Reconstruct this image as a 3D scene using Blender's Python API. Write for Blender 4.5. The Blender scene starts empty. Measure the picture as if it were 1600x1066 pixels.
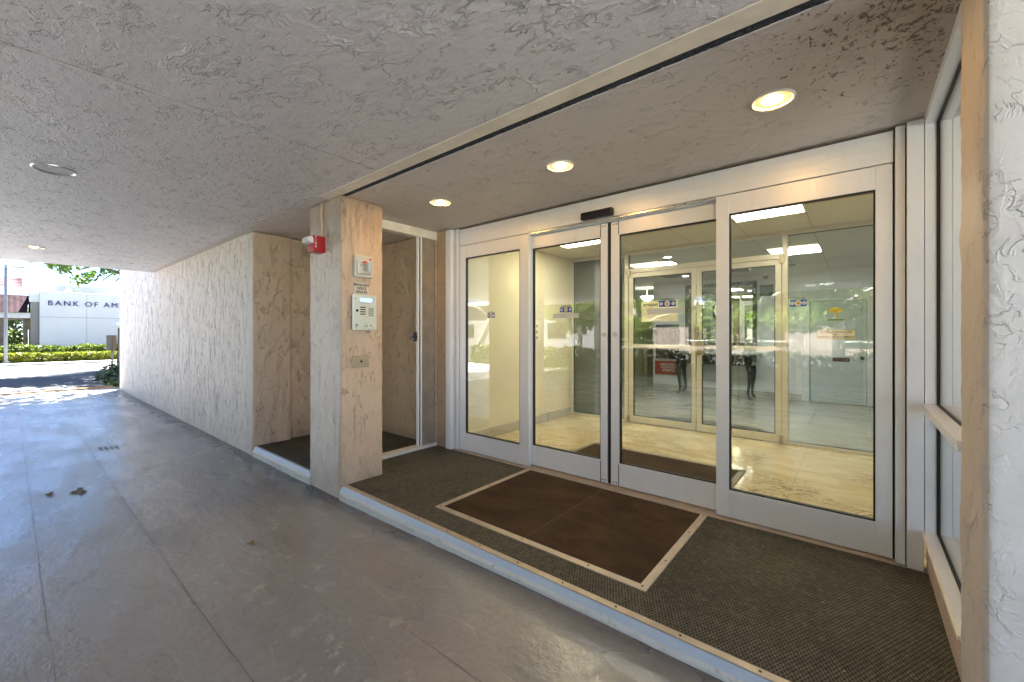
import bpy, bmesh, math, random
from mathutils import Vector, Matrix, noise
R = math.radians
rnd = random.Random(7)
scene = bpy.context.scene

# ---------------------------------------------------------------- camera
cam_d = bpy.data.cameras.new("camera"); cam = bpy.data.objects.new("camera", cam_d)
scene.collection.objects.link(cam)
cam.location = (0, 0, 1.35); cam.rotation_euler = (R(90), 0, R(39.56))
cam_d.sensor_width = 36; cam_d.lens = 36*650/1600; cam_d.shift_y = -11/1600
cam_d.clip_start = 0.03; cam_d.clip_end = 1000
scene.camera = cam
# ---------------------------------------------------------------- sky, sun, exposure
SUN = Vector((-0.55, 0.38, 1.0)).normalized()
w = bpy.data.worlds.new("World"); scene.world = w; w.use_nodes = True
wn = w.node_tree; bg = wn.nodes["Background"]
sky = wn.nodes.new("ShaderNodeTexSky"); sky.sky_type = 'NISHITA'; sky.sun_disc = False
sky.sun_elevation = math.asin(SUN.z); sky.sun_rotation = math.atan2(SUN.x, SUN.y)
sky.air_density = 0.35; sky.dust_density = 0.0; sky.ozone_density = 1.2
wn.links.new(sky.outputs[0], bg.inputs[0]); bg.inputs[1].default_value = 0.05
sun_d = bpy.data.lights.new("sun", 'SUN'); sun_d.energy = 4.8; sun_d.angle = R(0.5); sun_d.color = (1, 0.97, 0.93)
sun = bpy.data.objects.new("sun", sun_d); scene.collection.objects.link(sun)
sun.rotation_euler = SUN.to_track_quat('Z', 'Y').to_euler(); sun.location = (-20, 40, 50)
scene.view_settings.view_transform = 'Standard'; scene.view_settings.look = 'None'
scene.view_settings.exposure = 4.0; scene.view_settings.gamma = 1
scene.render.engine = 'CYCLES'
cy = scene.cycles
cy.use_denoising = True; cy.use_guiding = True; cy.max_bounces = 10; cy.diffuse_bounces = 6; cy.glossy_bounces = 5
cy.transparent_max_bounces = 24; cy.sample_clamp_indirect = 6.0; cy.caustics_reflective = False

# ---------------------------------------------------------------- helpers
def woff(o):
    v = Vector((0, 0, 0))
    while o is not None:
        v = v + o.location; o = o.parent
    return v
def tag(o, label=None, cat=None, group=None, kind=None):
    if label: o['label'] = label
    if cat: o['category'] = cat
    if group: o['group'] = group
    if kind: o['kind'] = kind
    return o
def empty(name, loc, label, cat, group=None):
    o = bpy.data.objects.new(name, None); scene.collection.objects.link(o)
    o.location = loc; o.empty_display_size = 0.1
    return tag(o, label, cat, group)
def obj(name, bm, mat, parent=None, label=None, cat=None, group=None, kind=None, loc=None, smooth=False, normals=True):
    """bm is in world coordinates; linked as one mesh object"""
    off = Vector(loc) if loc is not None else (woff(parent) if parent else Vector((0, 0, 0)))
    if normals: bmesh.ops.recalc_face_normals(bm, faces=bm.faces[:])
    me = bpy.data.meshes.new(name); bm.transform(Matrix.Translation(-off)); bm.to_mesh(me); bm.free()
    for m in (mat if isinstance(mat, (list, tuple)) else [mat]): me.materials.append(m)
    if smooth:
        for p in me.polygons: p.use_smooth = True
    o = bpy.data.objects.new(name, me); scene.collection.objects.link(o)
    if parent is not None:
        o.parent = parent
    else:
        o.location = off
    return tag(o, label, cat, group, kind)
def B(): return bmesh.new()
def box(bm, x0, x1, y0, y1, z0, z1, bev=0, seg=2, mi=0):
    vs = [bm.verts.new((x, y, z)) for x in (x0, x1) for y in (y0, y1) for z in (z0, z1)]
    idx = [(0,1,3,2),(4,6,7,5),(0,4,5,1),(2,3,7,6),(0,2,6,4),(1,5,7,3)]
    fs = [bm.faces.new([vs[i] for i in f]) for f in idx]
    for f in fs: f.material_index = mi
    if bev:
        es = set(e for f in fs for e in f.edges)
        r = bmesh.ops.bevel(bm, geom=list(es), offset=bev, segments=seg, affect='EDGES', profile=0.5)
        for f in r['faces']: f.material_index = mi
    return vs
def bx(x0, x1, y0, y1, z0, z1, bev=0, seg=2):
    b = B(); box(b, x0, x1, y0, y1, z0, z1, bev, seg); return b
def cyl(bm, p0, p1, r0, r1=None, n=16, caps=True):
    p0 = Vector(p0); p1 = Vector(p1); r1 = r0 if r1 is None else r1
    d = (p1-p0).normalized(); a = d.orthogonal().normalized(); b2 = d.cross(a)
    L0 = []; L1 = []
    for i in range(n):
        t = 2*math.pi*i/n; q = a*math.cos(t)+b2*math.sin(t)
        L0.append(bm.verts.new(p0+q*r0)); L1.append(bm.verts.new(p1+q*r1))
    for i in range(n):
        bm.faces.new((L0[i], L0[(i+1) % n], L1[(i+1) % n], L1[i]))
    if caps: bm.faces.new(L0[::-1]); bm.faces.new(L1)
def tube(bm, pts, rad, n=8):
    pts = [Vector(p) for p in pts]; rings = []
    for i, p in enumerate(pts):
        d = (pts[min(i+1, len(pts)-1)]-pts[max(i-1, 0)]).normalized()
        a = d.cross(Vector((0.31, 0.2, 0.93))).normalized(); b2 = d.cross(a)
        r = rad[i] if isinstance(rad, (list, tuple)) else rad
        rings.append([bm.verts.new(p+(a*math.cos(2*math.pi*k/n)+b2*math.sin(2*math.pi*k/n))*r) for k in range(n)])
    for A, C in zip(rings, rings[1:]):
        for k in range(n): bm.faces.new((A[k], A[(k+1) % n], C[(k+1) % n], C[k]))
    bm.faces.new(rings[0][::-1]); bm.faces.new(rings[-1])
def lathe(bm, c, prof, n=32, mis=None):
    """profile of (radius, z) about the vertical axis through c"""
    rings = []
    for r, z in prof:
        rings.append([bm.verts.new((c[0]+r*math.cos(2*math.pi*k/n), c[1]+r*math.sin(2*math.pi*k/n), c[2]+z)) for k in range(n)])
    for i, (A, C) in enumerate(zip(rings, rings[1:])):
        for k in range(n):
            f = bm.faces.new((A[k], A[(k+1) % n], C[(k+1) % n], C[k]))
            if mis: f.material_index = mis[i]
def rough_prism(x0, x1, y0, y1, z0, z1, rc=0.014, step=0.02, amp=0.003):
    """a plastered square column: rounded corners, hand-trowelled unevenness as geometry"""
    bm = B(); per = []
    def seg(ax, ay, bx_, by, nx, ny):
        L = math.hypot(bx_-ax, by-ay); k = max(2, int(L/step))
        for i in range(k): per.append((ax+(bx_-ax)*i/k, ay+(by-ay)*i/k, nx, ny))
    def arc(cx, cy, a0):
        for i in range(3):
            a = R(a0+90*i/3); per.append((cx+rc*math.cos(a), cy+rc*math.sin(a), math.cos(a), math.sin(a)))
    seg(x0+rc, y0, x1-rc, y0, 0, -1); arc(x1-rc, y0+rc, -90)
    seg(x1, y0+rc, x1, y1-rc, 1, 0); arc(x1-rc, y1-rc, 0)
    seg(x1-rc, y1, x0+rc, y1, 0, 1); arc(x0+rc, y1-rc, 90)
    seg(x0, y1-rc, x0, y0+rc, -1, 0); arc(x0+rc, y0+rc, 180)
    nz = int((z1-z0)/step); rings = []
    for j in range(nz+1):
        z = z0+(z1-z0)*j/nz; ring = []
        for (x, y, nx, ny) in per:
            p = Vector((x, y, z))
            d = amp*(noise.noise(p*7)+0.8*noise.noise(p*22)+0.7*max(0, noise.noise(p*13+Vector((5, 3, 1)))-.15)*3)
            ring.append(bm.verts.new((x+nx*d, y+ny*d, z)))
        rings.append(ring)
    n = len(per)
    for A, C in zip(rings, rings[1:]):
        for k in range(n): bm.faces.new((A[k], A[(k+1) % n], C[(k+1) % n], C[k]))
    bm.faces.new(rings[0][::-1]); bm.faces.new(rings[-1])
    return bm
def text(name, body, size, loc, rot, mat, parent=None, label=None, cat=None, group=None, ext=0.001, sx=1.0, bold=0.0, align='CENTER', space=1.0):
    c = bpy.data.curves.new(name, 'FONT'); c.body = body; c.size = size; c.extrude = ext
    c.align_x = align; c.align_y = 'CENTER'; c.offset = bold; c.resolution_u = 3; c.space_character = space; c.space_line = .95
    t = bpy.data.objects.new(name, c); scene.collection.objects.link(t)
    dg = bpy.context.evaluated_depsgraph_get(); me = bpy.data.meshes.new_from_object(t.evaluated_get(dg))
    bpy.data.objects.remove(t); bpy.data.curves.remove(c)
    from mathutils import Euler
    M = Matrix.Translation(Vector(loc)) @ Euler([R(a) for a in rot]).to_matrix().to_4x4() @ Matrix.Diagonal((sx, 1, 1, 1))
    off = woff(parent) if parent else Vector(loc)
    me.transform(Matrix.Translation(-off) @ M)
    me.materials.clear(); me.materials.append(mat)
    o = bpy.data.objects.new(name, me); scene.collection.objects.link(o)
    if parent: o.parent = parent
    else: o.location = off
    return tag(o, label, cat, group)
FACE_X = (90, 0, 90)      # writing on a wall that faces +X
FACE_Y = (90, 0, 0)       # writing on a wall that faces -Y
def dup_tree(o, loc):
    r = o.copy(); scene.collection.objects.link(r); r.location = loc
    for ch in list(o.children):
        c = ch.copy(); scene.collection.objects.link(c); c.parent = r
        for g in list(ch.children):
            d = g.copy(); scene.collection.objects.link(d); d.parent = c
    return r

# ---------------------------------------------------------------- materials
class N:
    def __init__(s, name):
        s.m = bpy.data.materials.new(name); s.m.use_nodes = True; s.t = s.m.node_tree
        s.b = s.t.nodes["Principled BSDF"]; s.out = s.t.nodes["Material Output"]
    def n(s, typ, **kw):
        x = s.t.nodes.new(typ)
        for k, v in kw.items(): setattr(x, k, v)
        return x
    def l(s, a, b): s.t.links.new(a, b)
    def val(s, sock, v):
        if hasattr(v, 'is_output'): s.l(v, sock)
        else: sock.default_value = v
    def pos(s): return s.n("ShaderNodeNewGeometry").outputs['Position']
    def mapv(s, vec, scale=(1, 1, 1), loc=(0, 0, 0), rot=(0, 0, 0)):
        x = s.n("ShaderNodeMapping"); s.l(vec, x.inputs[0]); x.inputs['Scale'].default_value = scale
        x.inputs['Location'].default_value = loc; x.inputs['Rotation'].default_value = rot
        return x.outputs[0]
    def noise(s, vec, scale, detail=3, rough=.5, dist=0.0):
        x = s.n("ShaderNodeTexNoise"); s.l(vec, x.inputs['Vector']); x.inputs['Scale'].default_value = scale
        x.inputs['Detail'].default_value = detail; x.inputs['Roughness'].default_value = rough
        x.inputs['Distortion'].default_value = dist; return x.outputs[0]
    def math(s, op, a, b=0.0, c=None, clamp=False):
        x = s.n("ShaderNodeMath", operation=op, use_clamp=clamp); s.val(x.inputs[0], a); s.val(x.inputs[1], b)
        if c is not None: s.val(x.inputs[2], c)
        return x.outputs[0]
    def step(s, v, a, b, o0=0.0, o1=1.0):
        x = s.n("ShaderNodeMapRange", interpolation_type='SMOOTHSTEP'); s.val(x.inputs[0], v)
        x.inputs[1].default_value = a; x.inputs[2].default_value = b
        x.inputs[3].default_value = o0; x.inputs[4].default_value = o1; return x.outputs[0]
    def mix(s, f, a, b, blend='MIX'):
        x = s.n("ShaderNodeMix", data_type='RGBA', blend_type=blend); s.val(x.inputs[0], f)
        for sock, v in ((x.inputs[6], a), (x.inputs[7], b)):
            if hasattr(v, 'is_output'): s.l(v, sock)
            else: sock.default_value = (*v, 1) if len(v) == 3 else v
        return x.outputs[2]
    def xyz(s, v):
        x = s.n("ShaderNodeSeparateXYZ"); s.l(v, x.inputs[0]); return x.outputs
    def bump(s, h, dist, strength=1.0, prev=None):
        x = s.n("ShaderNodeBump"); s.l(h, x.inputs['Height']); x.inputs['Distance'].default_value = dist
        x.inputs['Strength'].default_value = strength
        if prev: s.l(prev, x.inputs['Normal'])
        return x.outputs[0]
    def col(s, v): s.val(s.b.inputs['Base Color'], v if hasattr(v, 'is_output') else (*v, 1))
    def rough(s, v): s.val(s.b.inputs['Roughness'], v)
    def norm(s, v): s.l(v, s.b.inputs['Normal'])
    def set(s, k, v): s.val(s.b.inputs[k], v)

def plain(name, c, rough=.5, metal=0.0, spec=.5, vary=0.0, scale=8, bump=0.0):
    m = N(name); m.rough(rough); m.set('Metallic', metal); m.set('Specular IOR Level', spec)
    if vary or bump:
        p = m.pos(); f = m.noise(p, scale, 4, .6)
        m.col(m.mix(m.step(f, .3, .7), tuple(q*(1-vary) for q in c), tuple(min(1, q*(1+vary)) for q in c)))
        m.rough(m.step(m.noise(p, scale*2.3, 3), .3, .7, rough*.8, min(1, rough*1.2)))
        if bump: m.norm(m.bump(m.noise(p, scale*6, 4), bump))
    else: m.col(c)
    return m.m
def emit(name, c, s):
    m = N(name); m.col((0, 0, 0)); m.set('Emission Color', (*c, 1)); m.set('Emission Strength', s); return m.m

def stucco(name, base, amp=0.008, dirt_shade=0.25, aniso=(1, 1, 1), scale=1.0, mould=None, dirt_shade_col=(.12, .105, .09), rough=.6, lowdirt=0.0, soft=1.0, paint=None, spec=.5, sparse=0.0):
    """hand-trowelled knock-down stucco: torn ridges and plateau edges in relief, grime and crevice shade painted along the torn edges"""
    m = N(name); p = m.mapv(m.pos(), tuple(a*scale for a in aniso))
    warp = m.n("ShaderNodeTexNoise"); m.l(p, warp.inputs['Vector']); warp.inputs['Scale'].default_value = 7; warp.inputs['Detail'].default_value = 3
    vm = m.n("ShaderNodeVectorMath", operation='MULTIPLY_ADD'); m.l(warp.outputs['Color'], vm.inputs[0])
    vm.inputs[1].default_value = (.14, .14, .14); m.l(p, vm.inputs[2]); q = vm.outputs[0]
    n1 = m.noise(q, 4.2, 4, .55, .3); n2 = m.noise(m.mapv(q, loc=(7.3, 2.1, 4.4)), 6.5, 4, .58, .4)
    n3 = m.noise(m.mapv(q, loc=(1.3, 9.1, 2.4)), 3.1, 4, .55, .5); n4 = m.noise(m.mapv(q, loc=(4.3, 3.1, 9.4)), 5.2, 4, .6, .5)
    msk = m.step(m.noise(p, 5.5, 3, .6), .47+sparse, .60+sparse); msk2 = m.step(m.noise(m.mapv(p, loc=(3, 5, 8)), 4.6, 3, .6), .49+sparse, .62+sparse)
    reg = m.step(m.noise(m.mapv(p, loc=(9, 2, 6)), 2.2, 3, .6), .44+sparse, .60+sparse, .12, 1)
    def ridge(v, c, w, k): return m.math('MULTIPLY', m.step(m.math('ABSOLUTE', m.math('SUBTRACT', v, c)), .0, w*soft, 1, 0), k)
    rid1 = ridge(n1, .5, .013, msk); rid2 = ridge(n2, .47, .015, msk2)
    # torn plateau edges: sharp on one side, feathered on the other
    cl = m.math('MULTIPLY', m.math('MULTIPLY', m.step(n3, .50, .50+.022*soft), m.step(n3, .50, .62, 1, 0)), m.math('MULTIPLY', reg, .42))
    cl2 = m.math('MULTIPLY', m.math('MULTIPLY', m.step(n4, .53, .53+.02*soft), m.step(n4, .53, .63, 1, 0)), m.math('MULTIPLY', reg, .38))
    h = m.math('ADD', m.math('ADD', rid1, rid2), m.math('ADD', cl, cl2))
    fine = m.math('ADD', m.math('MULTIPLY', m.noise(p, 55, 4, .65), .20), m.math('MULTIPLY', m.noise(p, 14, 3, .5), .55))
    h = m.math('ADD', h, fine)
    m.norm(m.bump(h, amp))
    edge = m.math('ADD', ridge(n1, .515, .011, msk), ridge(n2, .489, .011, msk2))
    edge = m.math('ADD', edge, m.math('ADD', m.math('MULTIPLY', m.math('MULTIPLY', m.step(n3, .488, .499), m.step(n3, .501, .512, 1, 0)), msk2), m.math('MULTIPLY', m.math('MULTIPLY', m.step(n4, .518, .529), m.step(n4, .531, .541, 1, 0)), msk)), clamp=True)
    broad = m.step(m.noise(p, 1.1, 4, .6), .38, .66)
    def weather_shade(c0):
        c = m.mix(m.math('MULTIPLY', edge, dirt_shade), c0, dirt_shade_col)  # dark edge lines: grime plus crevice shade put into the colour
        c = m.mix(m.math('MULTIPLY', broad, .16), c, tuple(b*.74 for b in c0))
        return m.mix(m.step(m.noise(p, 23, 4, .7), .40, .75, 0, .14), c, tuple(b*.62 for b in c0))
    c = weather_shade(base)
    if paint:     # second paint colour on the reveal, wrapping the arris unevenly low down
        xe, sgn, col2, wrap = paint; xyz_ = m.xyz(m.pos())
        low = m.step(xyz_[2], .95, .25); wv = m.math('MULTIPLY', m.math('MULTIPLY', m.noise(m.mapv(m.pos(), (.2, .2, 1)), 5, 4, .6), .085*wrap), low)
        d = m.math('SUBTRACT', m.math('MULTIPLY', m.math('SUBTRACT', xyz_[0], xe), sgn), -.011)
        c = m.mix(m.step(m.math('ADD', d, wv), -.002, .002), c, m.mix(m.math('MULTIPLY', edge, .07), col2, tuple(q_*.35 for q_ in col2)))
    if paint and wrap == 1:     # streaky brown tone, denser towards the top
        zz = m.xyz(m.pos())[2]; st = m.noise(m.mapv(m.pos(), (9, 9, .9)), 3, 5, .65, .3)
        g0 = m.step(m.math('ADD', zz, m.math('MULTIPLY', st, .9)), 2.50, 2.85, 0, .6); c = m.mix(g0, c, (.27, .185, .115))
    if mould:     # black mildew spots round a damp corner
        for (mx, my, mr, mt) in mould:
            d = m.n("ShaderNodeVectorMath", operation='DISTANCE'); m.l(m.pos(), d.inputs[0]); d.inputs[1].default_value = (mx, my, 2.485)
            near = m.step(d.outputs[1], .05, mr, 1, 0)
            sp = m.noise(m.mapv(m.pos(), (1.5, 1.0, 1), rot=(0, 0, .6)), 26, 5, .66, .9)
            clus = m.step(m.noise(m.pos(), 7, 3, .6), .36, .60)
            spots = m.step(m.math('ADD', sp, m.math('MULTIPLY', m.math('MULTIPLY', near, clus), .15)), mt, mt+.03)
            c = m.mix(m.math('MULTIPLY', spots, m.step(near, .04, .3, 0, .82)), c, (.022, .018, .014))
            c = m.mix(m.math('MULTIPLY', near, .30), c, (.30, .22, .14))
    if lowdirt:
        z = m.xyz(m.pos())[2]
        g = m.math('MULTIPLY', m.step(m.math('ADD', z, m.math('MULTIPLY', m.noise(p, 6, 4, .6), .35)), .18, .55, 1, 0), lowdirt)
        c = m.mix(g, c, tuple(b*.45 for b in base))
    m.col(c); m.rough(rough); m.set('Specular IOR Level', spec)
    return m.m

OFFWHITE = (.75, .66, .58)
TAN = (.60, .45, .315)
M_wall = stucco("stucco_offwhite", OFFWHITE, .015, .46, (1.15, 1.15, .42), 2.0)
M_pier = stucco("stucco_pier", (.68, .61, .54), .008, .28, (1.15, 1.15, .55), 1.7, paint=(-5.135, 1, TAN, .3))
M_colfront = stucco("stucco_column", (.76, .66, .565), .008, .26, (1.3, 1.3, .6), 1.8, lowdirt=.40, paint=(-3.23, 1, TAN, 1))
M_tan = stucco("stucco_tan", TAN, .005, .30, (1, 1, .8), 1.3, lowdirt=.15)
M_pillar = stucco("stucco_white_pillar", (.86, .785, .71), .0042, .0, (1, 1, .8), 1.5, soft=1.2, sparse=.012, paint=(.274, -1, (.60, .51, .41), .0))
M_ceil = stucco("stucco_ceiling", (.735, .71, .725), .0145, .17, (.62, 1.0, 1), 1.7, rough=.40, spec=.6, sparse=.02)
M_ceil2 = stucco("stucco_alcove_ceiling", (.70, .645, .60), .0065, .07, (.7, 1.0, 1), 1.8, sparse=.04, mould=[(.26, 2.0, .95, .63)], rough=.6)
M_recess = stucco("stucco_recess", (.64, .485, .33), .008, .3, (1, 1, .8), 1.2, lowdirt=.5)

def mk_floor():
    m = N("painted_concrete"); p = m.pos()
    big = m.noise(m.mapv(p, (.55, 1.3, 1)), 1.3, 5, .55, .4)
    c = m.mix(m.step(big, .3, .7), (.25, .25, .257), (.315, .314, .322))
    c = m.mix(m.step(m.noise(m.mapv(p, (.6, 1.8, 1), loc=(3, 1, 0)), 2.4, 5, .6, .2), .48, .78, 0, .16), c, (.205, .20, .20))
    c = m.mix(m.step(m.noise(p, 34, 4, .7), .38, .66, 0, .30), c, (.17, .168, .168))
    # worn chalky patches where wheels turn
    wear = m.step(m.noise(p, 9, 8, .72, .3), .54, .66)
    for (x, y, r) in ((-2.55, .92, .62), (-1.62, .97, .55), (-3.3, 1.35, .5), (-1.0, .6, .6)):
        d = m.n("ShaderNodeVectorMath", operation='DISTANCE'); m.l(p, d.inputs[0]); d.inputs[1].default_value = (x, y, 0)
        near = m.step(d.outputs[1], .05, r, 1, 0)
        c = m.mix(m.math('MULTIPLY', m.math('MULTIPLY', near, wear), .62), c, (.60, .59, .57))
    # tyre scrub marks, small dark spots
    v = m.n("ShaderNodeTexVoronoi"); m.l(p, v.inputs['Vector']); v.inputs['Scale'].default_value = 6.5
    sp = m.math('MULTIPLY', m.step(v.outputs['Distance'], .035, .075, 1, 0), m.step(m.noise(p, 2.2, 2), .5, .6))
    c = m.mix(m.math('MULTIPLY', sp, .75), c, (.035, .032, .03))
    v2 = m.n("ShaderNodeTexVoronoi"); m.l(p, v2.inputs['Vector']); v2.inputs['Scale'].default_value = 38
    c = m.mix(m.math('MULTIPLY', m.math('MULTIPLY', m.step(v2.outputs['Distance'], .10, .2, 1, 0), m.step(m.noise(p, 3.1, 3), .5, .62)), .6), c, (.07, .065, .06))
    # grime line along the kerb
    y = m.xyz(p)[1]
    g = m.step(m.math('ADD', y, m.math('MULTIPLY', m.noise(p, 5, 4, .6), .16)), 1.62, 1.82, 0, .6)
    c = m.mix(g, c, (.12, .115, .125))
    m.col(c)
    rg = m.step(m.noise(m.mapv(p, (.6, 1.6, 1)), 2.0, 2, .5), .3, .7, .20, .33)
    m.rough(rg); m.set('Specular IOR Level', 1.0)
    h = m.math('ADD', m.math('MULTIPLY', m.noise(m.mapv(p, (.8, 2.0, 1)), 2.2, 2, .45, .2), .55),
               m.math('ADD', m.math('MULTIPLY', m.noise(m.mapv(p, (1, 1.6, 1)), 16, 5, .6), .16), m.math('MULTIPLY', m.noise(p, 60, 2, .6), .05)))
    m.norm(m.bump(h, .022)); return m.m
M_floor = mk_floor()

def mk_asphalt(name, a, b, sc=1.0):
    m = N(name); p = m.pos()
    c = m.mix(m.step(m.noise(p, .6*sc, 5, .6), .3, .7), a, b)
    c = m.mix(m.step(m.noise(p, 40*sc, 3, .7), .45, .7, 0, .4), c, tuple(q*.6 for q in a))
    m.col(c); m.rough(.85); m.norm(m.bump(m.noise(p, 60*sc, 4, .7), .006)); return m.m
M_asphalt = mk_asphalt("asphalt", (.055, .060, .070), (.080, .084, .092))
M_conc = mk_asphalt("concrete_kerb", (.46, .44, .40), (.56, .54, .50))
M_pale = mk_asphalt("pale_bounce_concrete", (.58, .575, .57), (.66, .655, .65))  # kept pale so the unseen ground bounces sun under the canopy
M_mulch = mk_asphalt("mulch", (.045, .036, .028), (.07, .055, .04), 3)
M_grass = mk_asphalt("lawn", (.06, .10, .025), (.10, .14, .04), 3)

def mk_alu(name, c, metal, rough):
    m = N(name); p = m.pos()
    br = m.noise(m.mapv(p, (40, 40, 1.2)), 5, 3, .6)
    sm = m.step(m.noise(m.mapv(p, (3, 3, 1)), 4, 6, .68, .6), .45, .72, 0, .16); lowz = m.step(m.math('ADD', m.xyz(p)[2], m.math('MULTIPLY', m.noise(p, 9, 4, .6), .12)), .24, .12, 0, .22)
    m.col(m.mix(lowz, m.mix(sm, c, tuple(q*.75 for q in c)), tuple(q*.6 for q in c)))
    m.set('Metallic', metal); m.rough(m.step(br, .3, .7, rough*.85, rough*1.2)); m.norm(m.bump(br, .0004)); return m.m
M_alu = mk_alu("anodised_aluminium", (.84, .845, .85), .12, .36)
M_alu_in = mk_alu("cream_aluminium", (.68, .655, .60), .25, .4)
M_trim = plain("beige_metal_trim", (.48, .405, .325), .45, .35, vary=.12, scale=9)
M_cream = plain("cream_painted_metal", (.86, .79, .65), .45, vary=.08, scale=7)
M_black = plain("black_rubber", (.012, .012, .012), .5)
M_gloss_black = plain("black_plastic", (.015, .015, .016), .22)
M_rust = plain("grey_brush_seal", (.035, .042, .052), .95, vary=.7, scale=45, bump=.012)
M_red = plain("red_enamel", (.42, .012, .012), .35, vary=.1)
M_white = plain("white_plastic", (.80, .80, .78), .35)
M_steel = plain("brushed_steel", (.60, .61, .60), .33, .85, vary=.06, scale=14)
M_brass = plain("aged_brass_plate", (.42, .36, .25), .42, .7, vary=.1)
M_lcd = emit("lcd_blue", (.22, .34, .85), .22)
M_dkbrown = plain("dark_brown_slot", (.10, .045, .03), .6)
M_greybtn = plain("grey_buttons", (.30, .31, .30), .4, .3)
M_ink = plain("black_ink", (.02, .02, .02), .7)
M_signgrey = plain("sign_grey_beige", (.60, .55, .47), .55, vary=.06)
M_paper = plain("paper_cream", (.74, .70, .58), .8, vary=.05)
M_frost = plain("frosted_film", (.62, .66, .62), .7)
M_blue = plain("decal_blue", (.015, .07, .42), .5)
M_teal = plain("decal_teal", (.02, .28, .42), .5)
M_orange = plain("orange_ink", (.75, .28, .03), .6)
M_gold = plain("gold_film", (.55, .38, .03), .5)
M_goldtrim = plain("gold_reflector", (.85, .62, .25), .18, .95)
M_canwhite = plain("white_trim_ring", (.72, .70, .66), .4)
M_alum_can = plain("spun_aluminium", (.72, .72, .72), .28, .95)
M_maroon = plain("maroon_board", (.30, .012, .018), .35, vary=.08)
M_navy = plain("navy_letters", (.008, .018, .17), .45)

def mk_kerb():
    m = N("painted_kerb"); p = m.pos(); z = m.xyz(p)[2]
    c = m.mix(m.step(m.noise(p, 7, 5, .65), .45, .7, 0, .35), (.70, .68, .62), (.50, .46, .38))
    chips = m.step(m.noise(p, 30, 5, .7), .60, .66)
    c = m.mix(m.math('MULTIPLY', chips, .5), c, (.30, .28, .26))
    m.col(c); m.rough(.6); m.norm(m.bump(m.noise(p, 26, 5, .65), .008)); return m.m
M_kerb = mk_kerb()
def mk_kerbblue():
    m = N("pale_blue_nosing"); p = m.pos()
    c = m.mix(m.step(m.noise(m.mapv(p, (2, 12, 12)), 4, 5, .65), .42, .72, 0, .5), (.50, .58, .66), (.64, .63, .60))
    m.col(c); m.rough(.45); m.norm(m.bump(m.noise(p, 30, 4, .6), .004)); return m.m
M_kerbblue = mk_kerbblue()

def mk_mat():
    m = N("woven_vinyl_matting"); p = m.pos(); S = 1/.0155
    xs = m.xyz(p); u = m.math('MULTIPLY', xs[0], S); v = m.math('MULTIPLY', xs[1], S)
    su = m.math('SINE', m.math('MULTIPLY', u, 2*math.pi)); row = m.math('FLOOR', v)
    off = m.math('MULTIPLY', m.math('MODULO', m.math('ABSOLUTE', row), 2.0), .5)
    fu = m.math('ABSOLUTE', m.math('SUBTRACT', m.math('FRACT', m.math('ADD', u, off)), .5))
    fv = m.math('ABSOLUTE', m.math('SUBTRACT', m.math('FRACT', v), .5))
    hole = m.math('MULTIPLY', m.step(fu, .20, .34, 1, 0), m.step(fv, .18, .36, 1, 0))
    groove = m.step(fv, .36, .5)
    big = m.noise(p, 2.0, 6, .65, .4)
    c = m.mix(m.step(big, .32, .68), (.088, .085, .068), (.150, .142, .112))
    c = m.mix(m.step(m.noise(p, 300, 2, .6), .45, .62, 0, .55), c, (.25, .23, .16))
    c = m.mix(m.step(m.noise(m.mapv(p, loc=(4, 2, 0)), 3.4, 5, .65), .60, .70, 0, .6), c, (.05, .046, .04))
    cx = m.n('ShaderNodeCombineXYZ'); m.l(m.math('FLOOR', m.math('ADD', u, off)), cx.inputs[0]); m.l(row, cx.inputs[1]); wnz = m.n('ShaderNodeTexWhiteNoise'); m.l(cx.outputs[0], wnz.inputs['Vector'])
    c = m.mix(m.step(wnz.outputs['Value'], .0, 1, 0, .55), c, (.045, .042, .032)); c = m.mix(m.step(wnz.outputs['Value'], .9, .93, 0, .5), c, (.26, .24, .18))
    c = m.mix(m.math('MULTIPLY', hole, .93), c, (.008, .007, .006)); c = m.mix(m.math('MULTIPLY', groove, .45), c, (.015, .013, .01))
    vd = m.n('ShaderNodeTexVoronoi'); m.l(p, vd.inputs['Vector']); vd.inputs['Scale'].default_value = 9; c = m.mix(m.math('MULTIPLY', m.step(vd.outputs['Distance'], .03, .05, 1, 0), m.step(m.noise(p, 5, 2), .5, .56)), c, (.36, .33, .26))
    m.col(c); m.rough(.72); m.set('Specular IOR Level', .3)
    h = m.math('SUBTRACT', m.math('ADD', m.math('MULTIPLY', su, .12), m.math('MULTIPLY', m.noise(p, 220, 2), .5)), m.math('MULTIPLY', hole, 1.3))
    m.norm(m.bump(h, .004)); return m.m
M_mat = mk_mat()
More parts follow.
